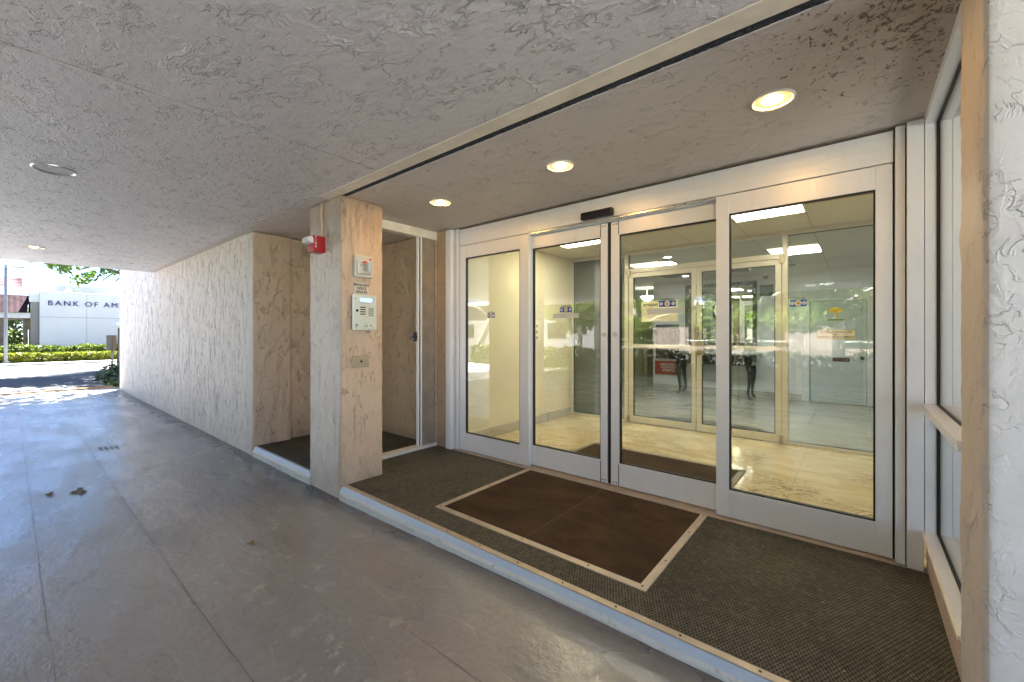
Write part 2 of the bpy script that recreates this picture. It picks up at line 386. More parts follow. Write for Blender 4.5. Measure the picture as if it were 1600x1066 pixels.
def mk_rib():
    m = N("ribbed_brown_carpet"); p = m.pos(); xs = m.xyz(p)
    s = m.math('SINE', m.math('MULTIPLY', xs[1], 2*math.pi/.0145))
    big = m.noise(m.mapv(p, (1.2, 2.6, 1)), 2.2, 5, .6, .6)
    c = m.mix(m.step(big, .3, .72), (.066, .038, .022), (.125, .076, .040))
    c = m.mix(m.step(m.noise(p, 160, 3, .7), .5, .7, 0, .4), c, (.10, .07, .042))
    vd = m.n('ShaderNodeTexVoronoi'); m.l(p, vd.inputs['Vector']); vd.inputs['Scale'].default_value = 8; c = m.mix(m.math('MULTIPLY', m.step(vd.outputs['Distance'], .03, .05, 1, 0), m.step(m.noise(p, 4, 2), .5, .56)), c, (.30, .25, .19))
    tr_ = m.step(m.noise(m.mapv(p, (1.6, .8, 1), loc=(2, 0, 0)), 1.6, 4, .6, .3), .45, .65, 0, .4); c = m.mix(tr_, c, (.13, .088, .054))
    c = m.mix(m.step(s, -.7, .2, .9, 0), c, (.010, .006, .004))
    m.col(c); m.rough(.9); m.set('Specular IOR Level', .2)
    m.norm(m.bump(m.math('ADD', s, m.math('MULTIPLY', m.noise(p, 180, 3), .8)), .0025)); return m.m
M_rib = mk_rib()
def mk_marble(name, a, b, vein, rough, sc=1.0, tile=.62):
    m = N(name); p = m.pos()
    n1 = m.noise(m.mapv(p, (1, 1.7, 1), rot=(0, 0, .6)), 2.6*sc, 7, .62, 1.6)
    c = m.mix(m.step(n1, .32, .68), a, b)
    vn = m.step(m.math('ABSOLUTE', m.math('SUBTRACT', m.noise(m.mapv(p, (1, 2.0, 1), rot=(0, 0, .5), loc=(2, 3, 0)), 3.2*sc, 7, .65, 1.8), .5)), 0, .035, 1, 0)
    msk = m.step(m.noise(p, 1.7*sc, 3), .45, .62)
    c = m.mix(m.math('MULTIPLY', m.math('MULTIPLY', vn, msk), .85), c, vein)
    xs = m.xyz(p)
    for i in (0, 1):
        f = m.math('ABSOLUTE', m.math('SUBTRACT', m.math('FRACT', m.math('MULTIPLY', m.math('ADD', xs[i], 50.0+.1*i), 1/tile)), .5))
        c = m.mix(m.step(f, .492, .497, 0, .55), c, tuple(q*.5 for q in a))
    m.col(c); m.rough(rough); m.set('Specular IOR Level', .6); return m.m
M_marble = mk_marble("golden_marble", (.56, .45, .27), (.72, .62, .43), (.15, .11, .07), .09)
M_terrazzo = mk_marble("grey_polished_terrazzo", (.33, .32, .28), (.40, .39, .35), (.24, .23, .21), .12, 1.6, .9)
M_base = mk_marble("grey_marble_skirting", (.42, .41, .36), (.52, .50, .44), (.3, .29, .27), .3, 2.5, 5)
M_cwall = plain("cream_painted_wall", (.74, .70, .55), .55, vary=.03, scale=2)
M_lwall = plain("white_lobby_wall", (.70, .71, .72), .6, vary=.03, scale=2)
M_owall = plain("olive_corridor_wall", (.42, .43, .26), .6, vary=.04, scale=2)
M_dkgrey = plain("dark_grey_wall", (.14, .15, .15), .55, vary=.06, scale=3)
def mk_ceiltile():
    m = N("acoustic_ceiling_tiles"); p = m.pos(); xs = m.xyz(p)
    c = m.mix(m.step(m.noise(p, 120, 3, .7), .5, .66, 0, .35), (.62, .60, .52), (.45, .43, .36))
    for i, (t, o) in enumerate(((.61, .36), (1.22, .60))):
        f = m.math('ABSOLUTE', m.math('SUBTRACT', m.math('FRACT', m.math('MULTIPLY', m.math('ADD', xs[i], 61+o), 1/t)), .5))
        c = m.mix(m.step(f, .485, .492, 0, .6), c, (.30, .285, .23))
    m.col(c); m.rough(.85); m.norm(m.bump(m.noise(p, 130, 3, .7), .003)); return m.m
M_ctile = mk_ceiltile()
def mk_glass(name, tint, refl=1.0):
    m = N(name); t = m.t; t.nodes.remove(m.b)
    tr = m.n("ShaderNodeBsdfTransparent"); tr.inputs[0].default_value = (*tint, 1)
    gl = m.n("ShaderNodeBsdfGlossy"); gl.inputs['Roughness'].default_value = 0.0; gl.inputs[0].default_value = (1, 1, 1, 1)
    lw = m.n("ShaderNodeLayerWeight"); lw.inputs[0].default_value = .5
    f = m.math('ADD', m.math('MULTIPLY', m.math('POWER', lw.outputs['Facing'], 5.0), .95), .043*refl)
    mx = m.n("ShaderNodeMixShader"); m.l(f, mx.inputs[0]); m.l(tr.outputs[0], mx.inputs[1]); m.l(gl.outputs[0], mx.inputs[2])
    m.l(mx.outputs[0], m.out.inputs[0]); return m.m
M_glass = mk_glass("door_glass", (.95, .97, .945), 1.7)
M_glass2 = mk_glass("green_glass", (.93, .955, .945), 1.25)
M_mirror = plain("mirror", (.75, .78, .75), .02, 1.0)
M_black_wood = plain("black_lacquer", (.014, .012, .014), .3, vary=.2)
M_dirtyfloor = plain("dark_grey_carpet", (.05, .048, .045), .9, vary=.3, scale=40)
M_panel = emit("fluorescent_diffuser", (1.0, .86, .58), 1.55)
M_panel2 = emit("lobby_diffuser", (1.0, .96, .88), 3.2)
M_bulb = emit("warm_bulb", (1.0, .55, .18), 20)
M_bulb2 = emit("dim_bulb", (1.0, .68, .35), 1.5)
M_spot = emit("lobby_bulb", (.95, .97, 1.0), 5)
M_bowl = emit("alabaster_bowl", (1.0, .97, .86), 2)

# ================================================================ SETTING
L = .107; C = 2.485; YF = 1.726
# ground: one sheet to the horizon, then the road, pavements and driveway laid over it
b = B(); box(b, -400, 400, -400, 400, -.6, -.14); obj('ground', b, M_grass, kind='structure')
b = B(); box(b, -29.3, -14.75, -120, 140, -.139, -.10); obj('road', b, M_asphalt, kind='structure')
b = B(); box(b, -30.2, -29.3, -120, 140, -.139, -.02, .02); obj('kerb', b, M_conc, kind='structure')
b = B(); box(b, -60, -30.2, -120, 140, -.1395, -.04); obj('verge', b, M_mulch, kind='structure')
b = B(); box(b, -14.4, 40, -24, -9.6, -.1392, -.098); obj('street', b, M_asphalt, kind='structure')
b = B(); box(b, 6.02, 40, -8.88, 16, -.1391, -.05); obj('bounce_forecourt', b, M_pale, kind='structure')  # unseen pale ground added to bounce sunlight under the canopy
b = B(); box(b, -14.4, 40, -9.6, -8.9, -.1392, .0, .02); obj('pavement', b, M_pale, kind='structure')
b = B(); box(b, -14.4, 40, -8.9, -7.32, -.1392, -.03); obj('apron', b, M_pale, kind='structure')
b = B(); box(b, -14.44, -10.4, -7.3, -1.2, -.02, .006); obj('bounce_forecourt', b, M_pale, kind='structure')  # pale sheet added out of view, throws sunlight up to the ceiling
# driveway: a gentle fall, slightly higher by the doors
def drive_z(x, y):
    t = min(1, max(0, (x+3.2)/2.6)); t = t*t*(3-2*t)
    s = min(1, max(0, y/1.2)); return .042*t*s
b = B(); xs = [-14.45, -12, -10, -8, -6.5, -5, -4, -3.6] + [-3.2+.1*i for i in range(36)] + [.6, 1.5, 3, 6]
ys = [-7.3, -6, -3, -1, 0, .2, .4, .6, .8, 1.0, 1.2, 1.5, YF+.02]
g = [[b.verts.new((x, y, drive_z(x, y))) for y in ys] for x in xs]
for i in range(len(xs)-1):
    for j in range(len(ys)-1): b.faces.new((g[i][j], g[i+1][j], g[i+1][j+1], g[i][j+1]))
def skirt(ids):
    low = [b.verts.new((v.co.x, v.co.y, -.135)) for v in ids]
    for i in range(len(ids)-1): b.faces.new((ids[i], ids[i+1], low[i+1], low[i]))
skirt([r[0] for r in g]); skirt([r[-1] for r in g]); skirt(g[0]); skirt(g[-1])
drive = obj('driveway', b, M_floor, kind='structure', smooth=True)
def groove(pts, wd, name='joint'):
    b = B(); n = len(pts); prev = None
    for i, (x, y) in enumerate(pts):
        a = Vector(pts[max(0, i-1)]); c = Vector(pts[min(n-1, i+1)]); d = (c-a).normalized(); nn = Vector((-d.y, d.x))
        ww = wd*(.6+.8*abs(noise.noise(Vector((x*3, y*3, 1.7)))))
        z = drive_z(x, y)+.0015
        cur = (b.verts.new((x+nn.x*ww, y+nn.y*ww, z)), b.verts.new((x-nn.x*ww, y-nn.y*ww, z)))
        if prev: b.faces.new((prev[0], prev[1], cur[1], cur[0]))
        prev = cur
    return obj(name, b, M_joint, drive)
M_joint = plain("dark_joint", (.17, .167, .165), .8, vary=.4, scale=30)
def line(x0, x1, y, amp=.012, n=80):
    return [(x0+(x1-x0)*i/n, y+amp*noise.noise(Vector((x0+(x1-x0)*i/n*1.0, y*9, 0)))+amp*.4*noise.noise(Vector((i*.9, y, 3)))) for i in range(n+1)]
groove(line(-14, -2.0, .115, .010), .0017); groove(line(-8.5, -1.2, .60, .011), .0020); groove(line(-4.6, -.9, 1.14, .012), .0014)
groove([(-6.22+.02*math.sin(y*3), y) for y in [(-5+i*.15) for i in range(44)]], .003)
for k in range(4):        # black tyre scrub marks
    groove([(-6.95+i*.05+.03*k, .69+.045*k+.0*i) for i in range(5)], .013, 'tyre_mark')
# leaves blown in
for i, (x, y, s) in enumerate(((-5.12, .38, .085), (-5.22, .22, .05), (-3.0, 1.0, .03))):
    b = B(); vs = [b.verts.new((x+s*math.cos(a)*(1+.3*math.sin(a*3+i)+.25*math.sin(a*7)), y+s*.5*math.sin(a)*(1+.3*math.cos(a*5+i)), .006+.004*math.sin(a*3))) for a in [k*math.pi/12 for k in range(24)]]
    b.faces.new(vs); r = bmesh.ops.extrude_face_region(b, geom=b.faces[:]); bmesh.ops.translate(b, verts=[v for v in r['geom'] if isinstance(v, bmesh.types.BMVert)], vec=(0, 0, .0015))
    obj('dry_leaf', b, plain("dry_leaf", (.16, .12, .04), .7), label=('largest dry brown leaf lying on the grey driveway', 'small dark dry leaf beside the largest leaf on the driveway', 'tiny dark leaf scrap on the driveway near the column')[i], cat='leaf', group='dry leaves on the driveway', loc=(x, y, .004))
# timber/concrete edging at the driveway's end
b = B(); box(b, -14.72, -14.50, -9, 1.70, -.138, .03, .015); obj('edging', b, plain("brown_edging", (.20, .12, .06), .8, vary=.4, scale=6), kind='structure')
# landing, painted kerb, interior floor
b = B(); box(b, -3.785, .40, YF+.035, 3.10, -.135, L-.006); box(b, -5.2, -3.787, YF+.035, 3.10, -.135, L-.007)
obj('landing', b, M_conc, kind='structure')
def kerb(x0, x1):
    b = B(); n = max(2, int((x1-x0)/.06)); prev = None
    for i in range(n+1):
        x = x0+(x1-x0)*i/n; wv = .004*noise.noise(Vector((x*4, 0, 0)))+.003*noise.noise(Vector((x*17, 2, 0)))
        pr = [(YF-.016+wv, -.135), (YF-.012+wv, .052+wv), (YF-.006+wv, .067+wv), (YF-.004+wv, .072+wv*.5), (YF+.013, L-.001), (YF+.036, L-.001), (YF+.036, -.135)]
        cur = [b.verts.new((x, y, z)) for y, z in pr]
        if prev:
            for k in range(len(pr)-1):
                f = b.faces.new((prev[k], cur[k], cur[k+1], prev[k+1])); f.material_index = 1 if k in (3, 4) else 0
        else: b.faces.new(cur)
        prev = cur
    b.faces.new(prev[::-1]); return b
obj('landing_kerb', kerb(-3.24, .273), [M_kerb, M_kerbblue], kind='structure')
obj('recess_kerb', kerb(-5.12, -3.77), [M_kerb, M_kerbblue], kind='structure')
b = B(); box(b, -3.9, .8, 3.1, 5.6, -.1, L); obj('vestibule_floor', b, M_marble, kind='structure')
b = B(); box(b, -6, 3.2, 5.6, 16, -.1, L-.001); obj('lobby_floor', b, M_terrazzo, kind='structure')

# ================================================================ BUILDING
bld = empty('apartment_building', (-5, 2.0, 0), 'stucco apartment building with a low drive-through canopy and recessed entrance', 'building')
obj('stucco_wall', bx(-13.82, -5.345, YF, YF+.30, -.135, 2.895), M_wall, bld, label='long white trowelled stucco wall along the driveway')
obj('pier', rough_prism(-5.345, -5.135, YF-.004, 2.125, -.13, C-.002), M_pier, bld)
col = obj('column', rough_prism(-3.785, -3.23, YF, 2.112, -.13, C-.002), M_colfront, bld, label='square stucco column beside the doors, white in front and tan on its side')
pil = obj('pillar', rough_prism(.274, .88, YF, 2.064, -.13, C+.05, rc=.02), M_pillar, bld, label='bright white stucco pillar at the right edge with a tan side')
for o in (col, pil, bld.children[1]):
    for p in o.data.polygons: p.use_smooth = True
b = B(); box(b, -5.45, -5.19, 2.124, 3.25, -.1, C-.003); box(b, -5.19, -3.437, 3.05, 3.25, -.1, C-.003)
obj('recess_wall', b, M_recess, bld)
b = B(); box(b, .29, .52, 2.064, 3.085, -.1, .297); obj('plinth', b, M_tan, bld)
# canopy: slabs with open joints between them, each with a softened arris
for x0, x1 in ((-10.02, -6.251), (-6.246, -2.559), (-2.554, 3.2)):
    obj('ceiling_slab', bx(x0, x1, -7.1, 1.634, C, 2.895, .006, 2), M_ceil, bld)
b = B(); box(b, -10.02, -3.4, 1.638, 3.3, C+.004, 2.89, .004); obj('recess_soffit', b, M_ceil2, bld)
b = B(); box(b, -3.396, -2.5605, 1.786, 3.3, C, 2.892, .003); box(b, -2.5575, .6, 1.786, 3.3, C, 2.892, .003); obj('alcove_soffit', b, M_ceil2, bld)
b = B(); box(b, .6, 3.2, 1.64, 3.3, C, 2.891); box(b, -3.396, .6, 1.64, 1.786, C+.07, 2.889)
obj('slab_edge', b, M_ceil, bld)
b = B(); box(b, -13.8, 3.2, 1.76, 16, 2.90, 4.6)
box(b, -13.85, 3.25, 1.60, 1.76, 4.35, 4.62, .02)
obj('upper_storey', b, M_pier, bld)  # unseen mass, its height set by how far its shadow should reach
for i in range(4): obj('window', bx(-12.6+4*i, -10.8+4*i, 1.70, 1.75, 3.2, 4.1, .01), M_gloss_black, bld)
b = B(); box(b, -13.8, -5.5, 2.03, 16.2, -.1, 2.89); obj('ground_storey', b, M_pier, bld)
obj('rear_wall', bx(-5.498, 3.4, 16, 16.2, -.1, 2.89), M_pier, bld); obj('rear_wall', bx(3.2, 3.4, 3.2, 15.99, -.1, 2.89), M_pier, bld)
# interior walls and ceiling
obj('vestibule_wall', bx(-3.62, -3.40, 3.26, 5.60, L, 2.6), M_cwall, bld); obj('vestibule_wall', bx(.32, .50, 3.12, 5.60, L, 2.6), M_cwall, bld)
obj('skirting', bx(-3.40, -3.378, 3.26, 5.52, L, L+.115, .004), M_base, bld); obj('skirting', bx(.298, .32, 3.2, 5.52, L, L+.115, .004), M_base, bld)
b = B(); box(b, -3.62, .5, 3.12, 5.6, 2.50, 2.6); box(b, -6, 3.2, 5.6, 16, 2.501, 2.6); obj('tile_ceiling', b, M_ctile, bld)
YB = 9.42
b = B(); box(b, -3.58, -.72, YB, YB+.2, L, 2.56); box(b, .22, 3.2, YB, YB+.2, L, 2.56); box(b, -.72, .22, YB, YB+.2, 2.0, 2.56)
box(b, 3.0, 3.2, 5.6, YB, L, 2.56); obj('lobby_wall', b, M_lwall, bld)
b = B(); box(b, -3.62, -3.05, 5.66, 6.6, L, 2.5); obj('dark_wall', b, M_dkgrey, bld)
b = B(); box(b, -5.2, -5.0, 5.6, 14.2, L, 2.56); box(b, -5.0, -3.5, 14, 14.2, L, 2.56); box(b, -3.58, -3.4, YB+.2, 14, L, 2.56); obj('corridor_wall', b, M_owall, bld)
b = B(); box(b, -3.58, -.78, YB-.02, YB, L, L+.12, .004); box(b, .28, 3, YB-.02, YB, L, L+.12, .004); obj('lobby_skirting', b, M_base, bld)

# ================================================================ ENTRANCE DOORS
def pane_frame(parent, name, x0, x1, z0, z1, y, sl, sr, tr, brl, dep=.045, mat=None, glass=None, gask=True, gname='glass', bev=.003):
    """stiles full height, rails butted between; gasket and pane set in"""
    mat = mat or M_alu; b = B()
    box(b, x0, x0+sl, y, y+dep, z0, z1, bev); box(b, x1-sr, x1, y, y+dep, z0, z1, bev)
    box(b, x0+sl, x1-sr, y+.0012, y+dep, z1-tr, z1, bev*.6); box(b, x0+sl, x1-sr, y+.0012, y+dep, z0, z0+brl, bev*.6)
    fr = obj(name, b, mat, parent)
    gx0, gx1, gz0, gz1 = x0+sl, x1-sr, z0+brl, z1-tr
    if gask:
        b = B(); q = .009; ya = y+.008; yb = y+dep-.008
        box(b, gx0, gx0+q, ya, yb, gz0, gz1); box(b, gx1-q, gx1, ya, yb, gz0, gz1)
        box(b, gx0+q, gx1-q, ya, yb, gz1-q, gz1); box(b, gx0+q, gx1-q, ya, yb, gz0, gz0+q)
        obj('gasket', b, M_black, fr)
        gx0 += q; gx1 -= q; gz0 += q; gz1 -= q
    pn = obj(gname, bx(gx0, gx1, y+dep/2-.003, y+dep/2+.003, gz0, gz1), glass or M_glass, fr)
    return fr, pn
YD = 3.08; YS = 3.135
ent = empty('glazed_entrance', (-1.55, YD, L), 'aluminium automatic door frame with header and two fixed glass sidelights', 'entrance')
b = B(); box(b, -3.269, .158, YD, YD+.12, 2.292, 2.464, .003); box(b, -2.34, -.74, YD+.03, YD+.115, 2.266, 2.2915, .002)
hd = obj('header', b, M_alu, ent)
b = B(); [box(b, -3.269, .158, YD-.0015, YD+.002, z-.0012, z+.0012) for z in (2.325, 2.375, 2.425)]; obj('header_ridge', b, M_alu, hd)
b = B(); box(b, -2.34, -.74, YD-.001, YD+.03, 2.272, 2.288, .002); obj('track_lip', b, M_steel, hd)
obj('jamb', bx(-3.437, -3.352, YD-.055, YD+.07, L, 2.475, .003), M_alu, ent)
obj('jamb', bx(-3.337, -3.281, YD-.005, YD+.09, L, 2.475, .002), M_alu, ent)
obj('jamb', bx(.166, .205, YD-.012, YD+.09, L, 2.475, .002), M_alu, ent)
obj('jamb', bx(.211, .2755, YD-.035, YD+.07, L, 2.478, .002), M_alu, ent)
for x0, x1 in ((-3.352, -3.337), (.205, .211), (.158, .166), (-3.281, -3.269)): obj('weather_seal', bx(x0, x1, YD+.03, YD+.06, L, 2.47), M_black, ent)
obj('head_trim', bx(-3.34, .285, YD-.02, YD+.1, 2.4785, C+.0005, .002), plain("grey_timber_trim", (.40, .35, .30), .7, vary=.2, scale=14), ent)
obj('threshold', bx(-3.35, .163, YD-.045, YD+.14, L-.004, L+.007, .003), M_trim, ent)
sl1, g1 = pane_frame(ent, 'sidelight', -3.266, -2.344, L+.012, 2.285, YD, .078, .107, .13, .182)
sl2, g2 = pane_frame(ent, 'sidelight', -.736, .155, L+.012, 2.285, YD, .08, .07, .128, .182)
sl1['label'] = 'left fixed sidelight'; sl2['label'] = 'right fixed sidelight'
def decal(parent, cx, cz, y, wd, ht, strip=None, words=True):
    b = B(); box(b, cx-wd/2, cx+wd/2, y-.0012, y, cz-ht/2, cz+ht/2); d = obj('decal', b, M_blue, parent)
    b = B(); cyl(b, (cx, y-.0013, cz), (cx, y-.0024, cz), ht*.46, n=20); obj('disc', b, M_paper, d)
    b = B(); cyl(b, (cx, y-.0025, cz), (cx, y-.0034, cz), ht*.22, n=14); obj('emblem', b, M_gold, d)
    for s in (-1, 1):
        b = B(); cyl(b, (cx+s*wd*.36, y-.0013, cz), (cx+s*wd*.36, y-.0024, cz), ht*.3, n=14); obj('ring', b, M_frost, d)
    if words: text('lettering', 'AUTOMATIC DOOR', .020, (cx, y-.0015, cz+ht*.72), FACE_Y, M_ink, d, ext=.0004, sx=wd/.22)
    if strip:
        obj('frosted_strip', bx(strip[0], strip[1], y-.001, y, strip[2], strip[3]), M_frost, parent)
yg = YD+.0195
decal(g1, -2.833, 1.535, yg, .10, .045); decal(g2, -.273, 1.54, yg, .085, .040)
sd1 = empty('sliding_door', (-1.97, YS, L), 'left sliding glass door, closed, beside the left sidelight', 'door', 'automatic sliding doors')
f1, gp1 = pane_frame(sd1, 'frame', -2.372, -1.574, L+.016, 2.264, YS, .03, .062, .112, .182)
decal(gp1, -1.985, 1.566, YS+.0195, .125, .042, (-2.118, -1.852, 1.492, 1.532))
sd2 = empty('sliding_door', (-1.14, YS, L), 'right sliding glass door with the notice behind it, beside the right sidelight', 'door', 'automatic sliding doors')
f2, gp2 = pane_frame(sd2, 'frame', -1.542, -.71, L+.016, 2.264, YS, .072, .03, .112, .182)
decal(gp2, -1.092, 1.578, YS+.0195, .125, .045, (-1.245, -.965, 1.505, 1.545))
for sd, xx, s in ((sd1, -1.605, -1), (sd2, -1.505, 1)):
    b = B(); cyl(b, (xx, YS-.006, 1.345), (xx, YS, 1.345), .019, n=20); cyl(b, (xx, YS-.010, 1.345), (xx, YS-.0062, 1.345), .012, n=16)
    k = obj('lock_cylinder', b, M_steel, sd)
    b = B(); box(b, xx+s*.03-.003, xx+s*.03+.003, YS-.0015, YS+.002, 2.155, 2.262); box(b, xx+s*.03-.003, xx+s*.03+.003, YS-.0015, YS+.002, L+.018, L+.19); obj('rail_joint', b, M_black, sd)
    for q, z in ((-.012, L+.04), (.012, L+.04), (-.012, 2.24), (.012, 2.24)): b = B(); cyl(b, (xx+q, YS-.003, z), (xx+q, YS, z), .005, n=10); obj('screw', b, M_gloss_black, sd)
obj('brush_seal', bx(-1.5735, -1.5425, YS+.012, YS+.035, L+.016, 2.264), M_black, sd1)
b = B(); box(b, -1.769, -1.484, YD-.05, YD, 2.294, 2.357, .012, 3); sen = obj('motion_sensor', b, M_gloss_black, label='black motion sensor bar on the header above the doors', cat='sensor', loc=(-1.627, YD, 2.29))
b = B(); box(b, -1.75, -1.50, YD-.0515, YD-.0502, 2.303, 2.325); obj('lens', b, plain("sensor_lens", (.03, .02, .03), .08), sen)

# side window in the right reveal
sw = empty('side_window', (.33, 2.57, .3), 'aluminium framed side window between the doors and the white pillar', 'window')
b = B()
box(b, .276, .322, 2.066, 3.06, .2985, .320, .002); box(b, .340, .45, 2.066, 3.06, .2985, .318, .002)
box(b, .277, .322, 2.066, 3.045, 2.44, 2.4835, .002); box(b, .340, .45, 2.066, 3.045, 2.442, 2.4835, .002)
box(b, .2785, .322, 3.045, 3.118, .320, 2.4835, .002); box(b, .340, .46, 3.046, 3.118, .318, 2.4835, .002)
box(b, .279, .322, 2.066, 2.075, .32, 2.44, .001); box(b, .34, .45, 2.066, 2.075, .318, 2.442, .001)
obj('frame', b, M_alu, sw)
b = B(); box(b, .268, .322, 2.075, 3.045, .945, .985, .003); box(b, .34, .44, 2.075, 3.045, .945, .983, .002); obj('rail', b, M_alu, sw)
b = B(); box(b, .268, .276, 2.07, 3.045, .3005, .3185, .002); obj('sill', b, M_cream, sw)
b = B(); box(b, .322, .340, 2.066, 3.05, .3, .324); box(b, .322, .340, 2.066, 3.05, 2.436, 2.482); box(b, .322, .340, 3.04, 3.10, .324, 2.436); box(b, .322, .34, 2.075, 3.04, .942, .988); obj('gasket', b, M_black, sw)
for z0, z1 in ((.324, .942), (.988, 2.436)): obj('glass', bx(.328, .334, 2.07, 3.04, z0, z1), M_glass, sw)

# ceiling track of the folding shutter (cream angle, dark brush slot)
tk = empty('shutter_track', (-1.5, 1.7, C), 'long cream ceiling track with a dark brush slot across the entrance', 'track')
b = B(); box(b, -3.42, .27, 1.632, 1.733, C-.003, C+.06, .002); obj('track_cover', b, M_cream, tk)
b = B(); box(b, -3.42, .27, 1.734, 1.781, C+.0008, C+.06)
obj('brush', b, M_rust, tk)
b = B(); n = 700; prev = None
for i in range(n+1):          # the ragged plaster lip along the slot
    x = -3.42+3.69*i/n; q = .004*noise.noise(Vector((x*20, 0, 0)))+.003*noise.noise(Vector((x*70, 4, 0)))
    cur = [b.verts.new((x, 1.780+q, C+.002)), b.verts.new((x, 1.781+q, C-.003)), b.verts.new((x, 1.787, C-.002)), b.verts.new((x, 1.790, C+.004))]
    if prev:
        for k in range(3): b.faces.new((prev[k], cur[k], cur[k+1], prev[k+1]))
    prev = cur
obj('plaster_lip', b, M_ceil, tk)

# folded accordion shutter at the back of the recess opening
fs = empty('folding_shutter', (-3.65, 2.95, L), 'cream accordion shutter folded against the wall left of the doors', 'shutter')
b = B(); box(b, -3.70, -3.60, 2.114, 3.05, C-.09, C-.0005, .004); obj('head_track', b, M_cream, fs)
b = B(); box(b, -3.71, -3.60, 2.114, 3.05, L-.005, L+.035, .006); obj('floor_track', b, M_kerb, fs)
b = B(); box(b, -3.655, -3.618, 2.800, 2.815, L+.036, C-.09, .003); obj('lead_post', b, M_white, fs)
b = B(); box(b, -3.66, -3.620, 2.817, 2.826, L+.036, C-.092); obj('dark_gap', b, M_black, fs)
b = B(); box(b, -3.66, -3.610, 2.828, 2.846, L+.036, C-.09, .004); obj('lock_post', b, M_white, fs)
b = B(); k = 0; pts = []
for i in range(17):
    y = 2.848+.0105*i; pts.append((-3.604 if i % 2 else -3.618, y))
lo = [b.verts.new((x, y, L+.036)) for x, y in pts]; hi = [b.verts.new((x, y, C-.092)) for x, y in pts]
for i in range(len(pts)-1): b.faces.new((lo[i], lo[i+1], hi[i+1], hi[i]))
bmesh.ops.solidify(b, geom=b.faces[:], thickness=.003)
obj('folded_slats', b, plain("tan_slats", (.62, .53, .40), .45, .2, vary=.1), fs)
b = B(); box(b, -3.612, -3.600, 3.020, 3.045, L+.036, C-.091, .002); obj('wall_channel', b, M_trim, fs)
for i in range(10): b = B(); cyl(b, (-3.600, 3.033, .35+.22*i), (-3.597, 3.033, .35+.22*i), .005, n=8); obj('screw', b, M_dkbrown, fs)
b = B(); box(b, -3.66, -3.64, 2.755, 2.80, 1.27, 1.37, .004); cyl(b, (-3.65, 2.74, 1.32), (-3.65, 2.80, 1.32), .014, n=10); box(b, -3.655, -3.645, 2.72, 2.745, 1.29, 1.31, .002); obj('latch', b, M_gloss_black, fs)

# ================================================================ MATS AND TRIM
def flat(x0, x1, y0, y1, z0, z1): return bx(x0, x1, y0, y1, z0, z1)
MX0, MX1, MY0, MY1 = -2.328, -.776, 1.948, 3.026
b = B(); box(b, -3.232, MX0, YF+.050, 3.035, L-.006, L+.002); box(b, MX1, .29, YF+.050, 3.035, L-.006, L+.002)
box(b, MX0, MX1, YF+.050, MY0, L-.006, L+.002); box(b, -3.60, -3.232, 2.112, 3.05, L-.006, L+.002); box(b, -3.232, -3.34, 3.035, 3.05, L-.006, L+.002)
obj('floor_mat', b, M_mat, label='olive black woven matting covering the landing in front of the doors', cat='mat', loc=(-1.5, 2.4, L))
obj('floor_mat', bx(-5.19, -3.71, YF+.036, 3.05, L-.006, L+.002), M_mat, label='dark woven matting on the floor of the shaded recess behind the column', cat='mat', loc=(-4.5, 2.4, L))
b = B(); box(b, -3.226, .273, YF+.012, YF+.050, L-.003, L+.0045, .002)
et = obj('edge_trim', b, M_trim, label='beige metal edging strip with screws along the landing kerb', cat='trim', loc=(-1.5, YF, L))
for i in range(12): b = B(); cyl(b, (-3.12+.285*i, YF+.031, L+.0046), (-3.12+.285*i, YF+.031, L+.0062), .006, n=10); obj('screw', b, M_dkbrown, et)
cm = empty('entrance_mat', (-1.55, 2.48, L), 'brown ribbed carpet mat in a beige metal frame in front of the sliding doors', 'mat')
fw = .045; b = B()
box(b, MX0, MX1, MY0, MY0+fw, L-.004, L+.008, .003); box(b, MX0, MX0+fw, MY0+fw, MY1, L-.004, L+.008, .003); box(b, MX1-fw, MX1, MY0+fw, MY1, L-.004, L+.008, .003)
obj('frame', b, M_trim, cm)
obj('carpet', bx(MX0+fw, -1.5525, MY0+fw, MY1, L-.004, L+.0045), M_rib, cm); obj('carpet', bx(-1.5510, MX1-fw, MY0+fw, MY1, L-.004, L+.0045), M_rib, cm)
obj('seam', bx(-1.5525, -1.551, MY0+fw, MY1, L-.004, L+.0052), plain('bronze_seam', (.17, .125, .085), .5, .3), cm)
for p in [(MX0+.03, MY0+.03), (MX1-.03, MY0+.03), (MX0+.022, 2.5), (MX1-.022, 2.28), (MX1-.022, 2.7), (MX1-.022, 2.99), (-2.0, MY0+.022), (-1.55, MY0+.022), (-1.1, MY0+.022)]:
    b = B(); cyl(b, (*p, L+.008), (*p, L+.0095), .006, n=10); obj('screw', b, M_dkbrown, cm)

# ================================================================ DOWNLIGHTS
def downlight(x, y, bulb, inner, label, group, trim=M_canwhite, r=.095):
    e = empty('downlight', (x, y, C), label, 'downlight', group)
    b = B(); lathe(b, (x, y, C), [(r, .002), (r, -.006), (r-.008, -.009), (r-.015, -.004), (r-.017, .010)], 40); obj('trim_ring', b, trim, e, smooth=True)
    b = B(); lathe(b, (x, y, C), [(r-.0168, .0095), (r-.022, .03), (r-.030, .055)], 40); obj('reflector', b, inner, e, smooth=True)
    if bulb:
        b = B(); lathe(b, (x, y, C), [(.0005, -.012), (.024, -.010), (.040, -.002), (.050, .010), (.054, .024), (.056, .044)], 32); obj('bulb', b, bulb, e, smooth=True)
    else:
        b = B(); lathe(b, (x, y, C), [(r-.034, .055), (.02, .056), (.0005, .056)], 32); obj('back_plate', b, inner, e)
    return e
A3 = 'lit downlights in the entrance ceiling'
downlight(-.311, 2.361, M_bulb, M_goldtrim, 'lit downlight nearest the white pillar in the entrance ceiling', A3)
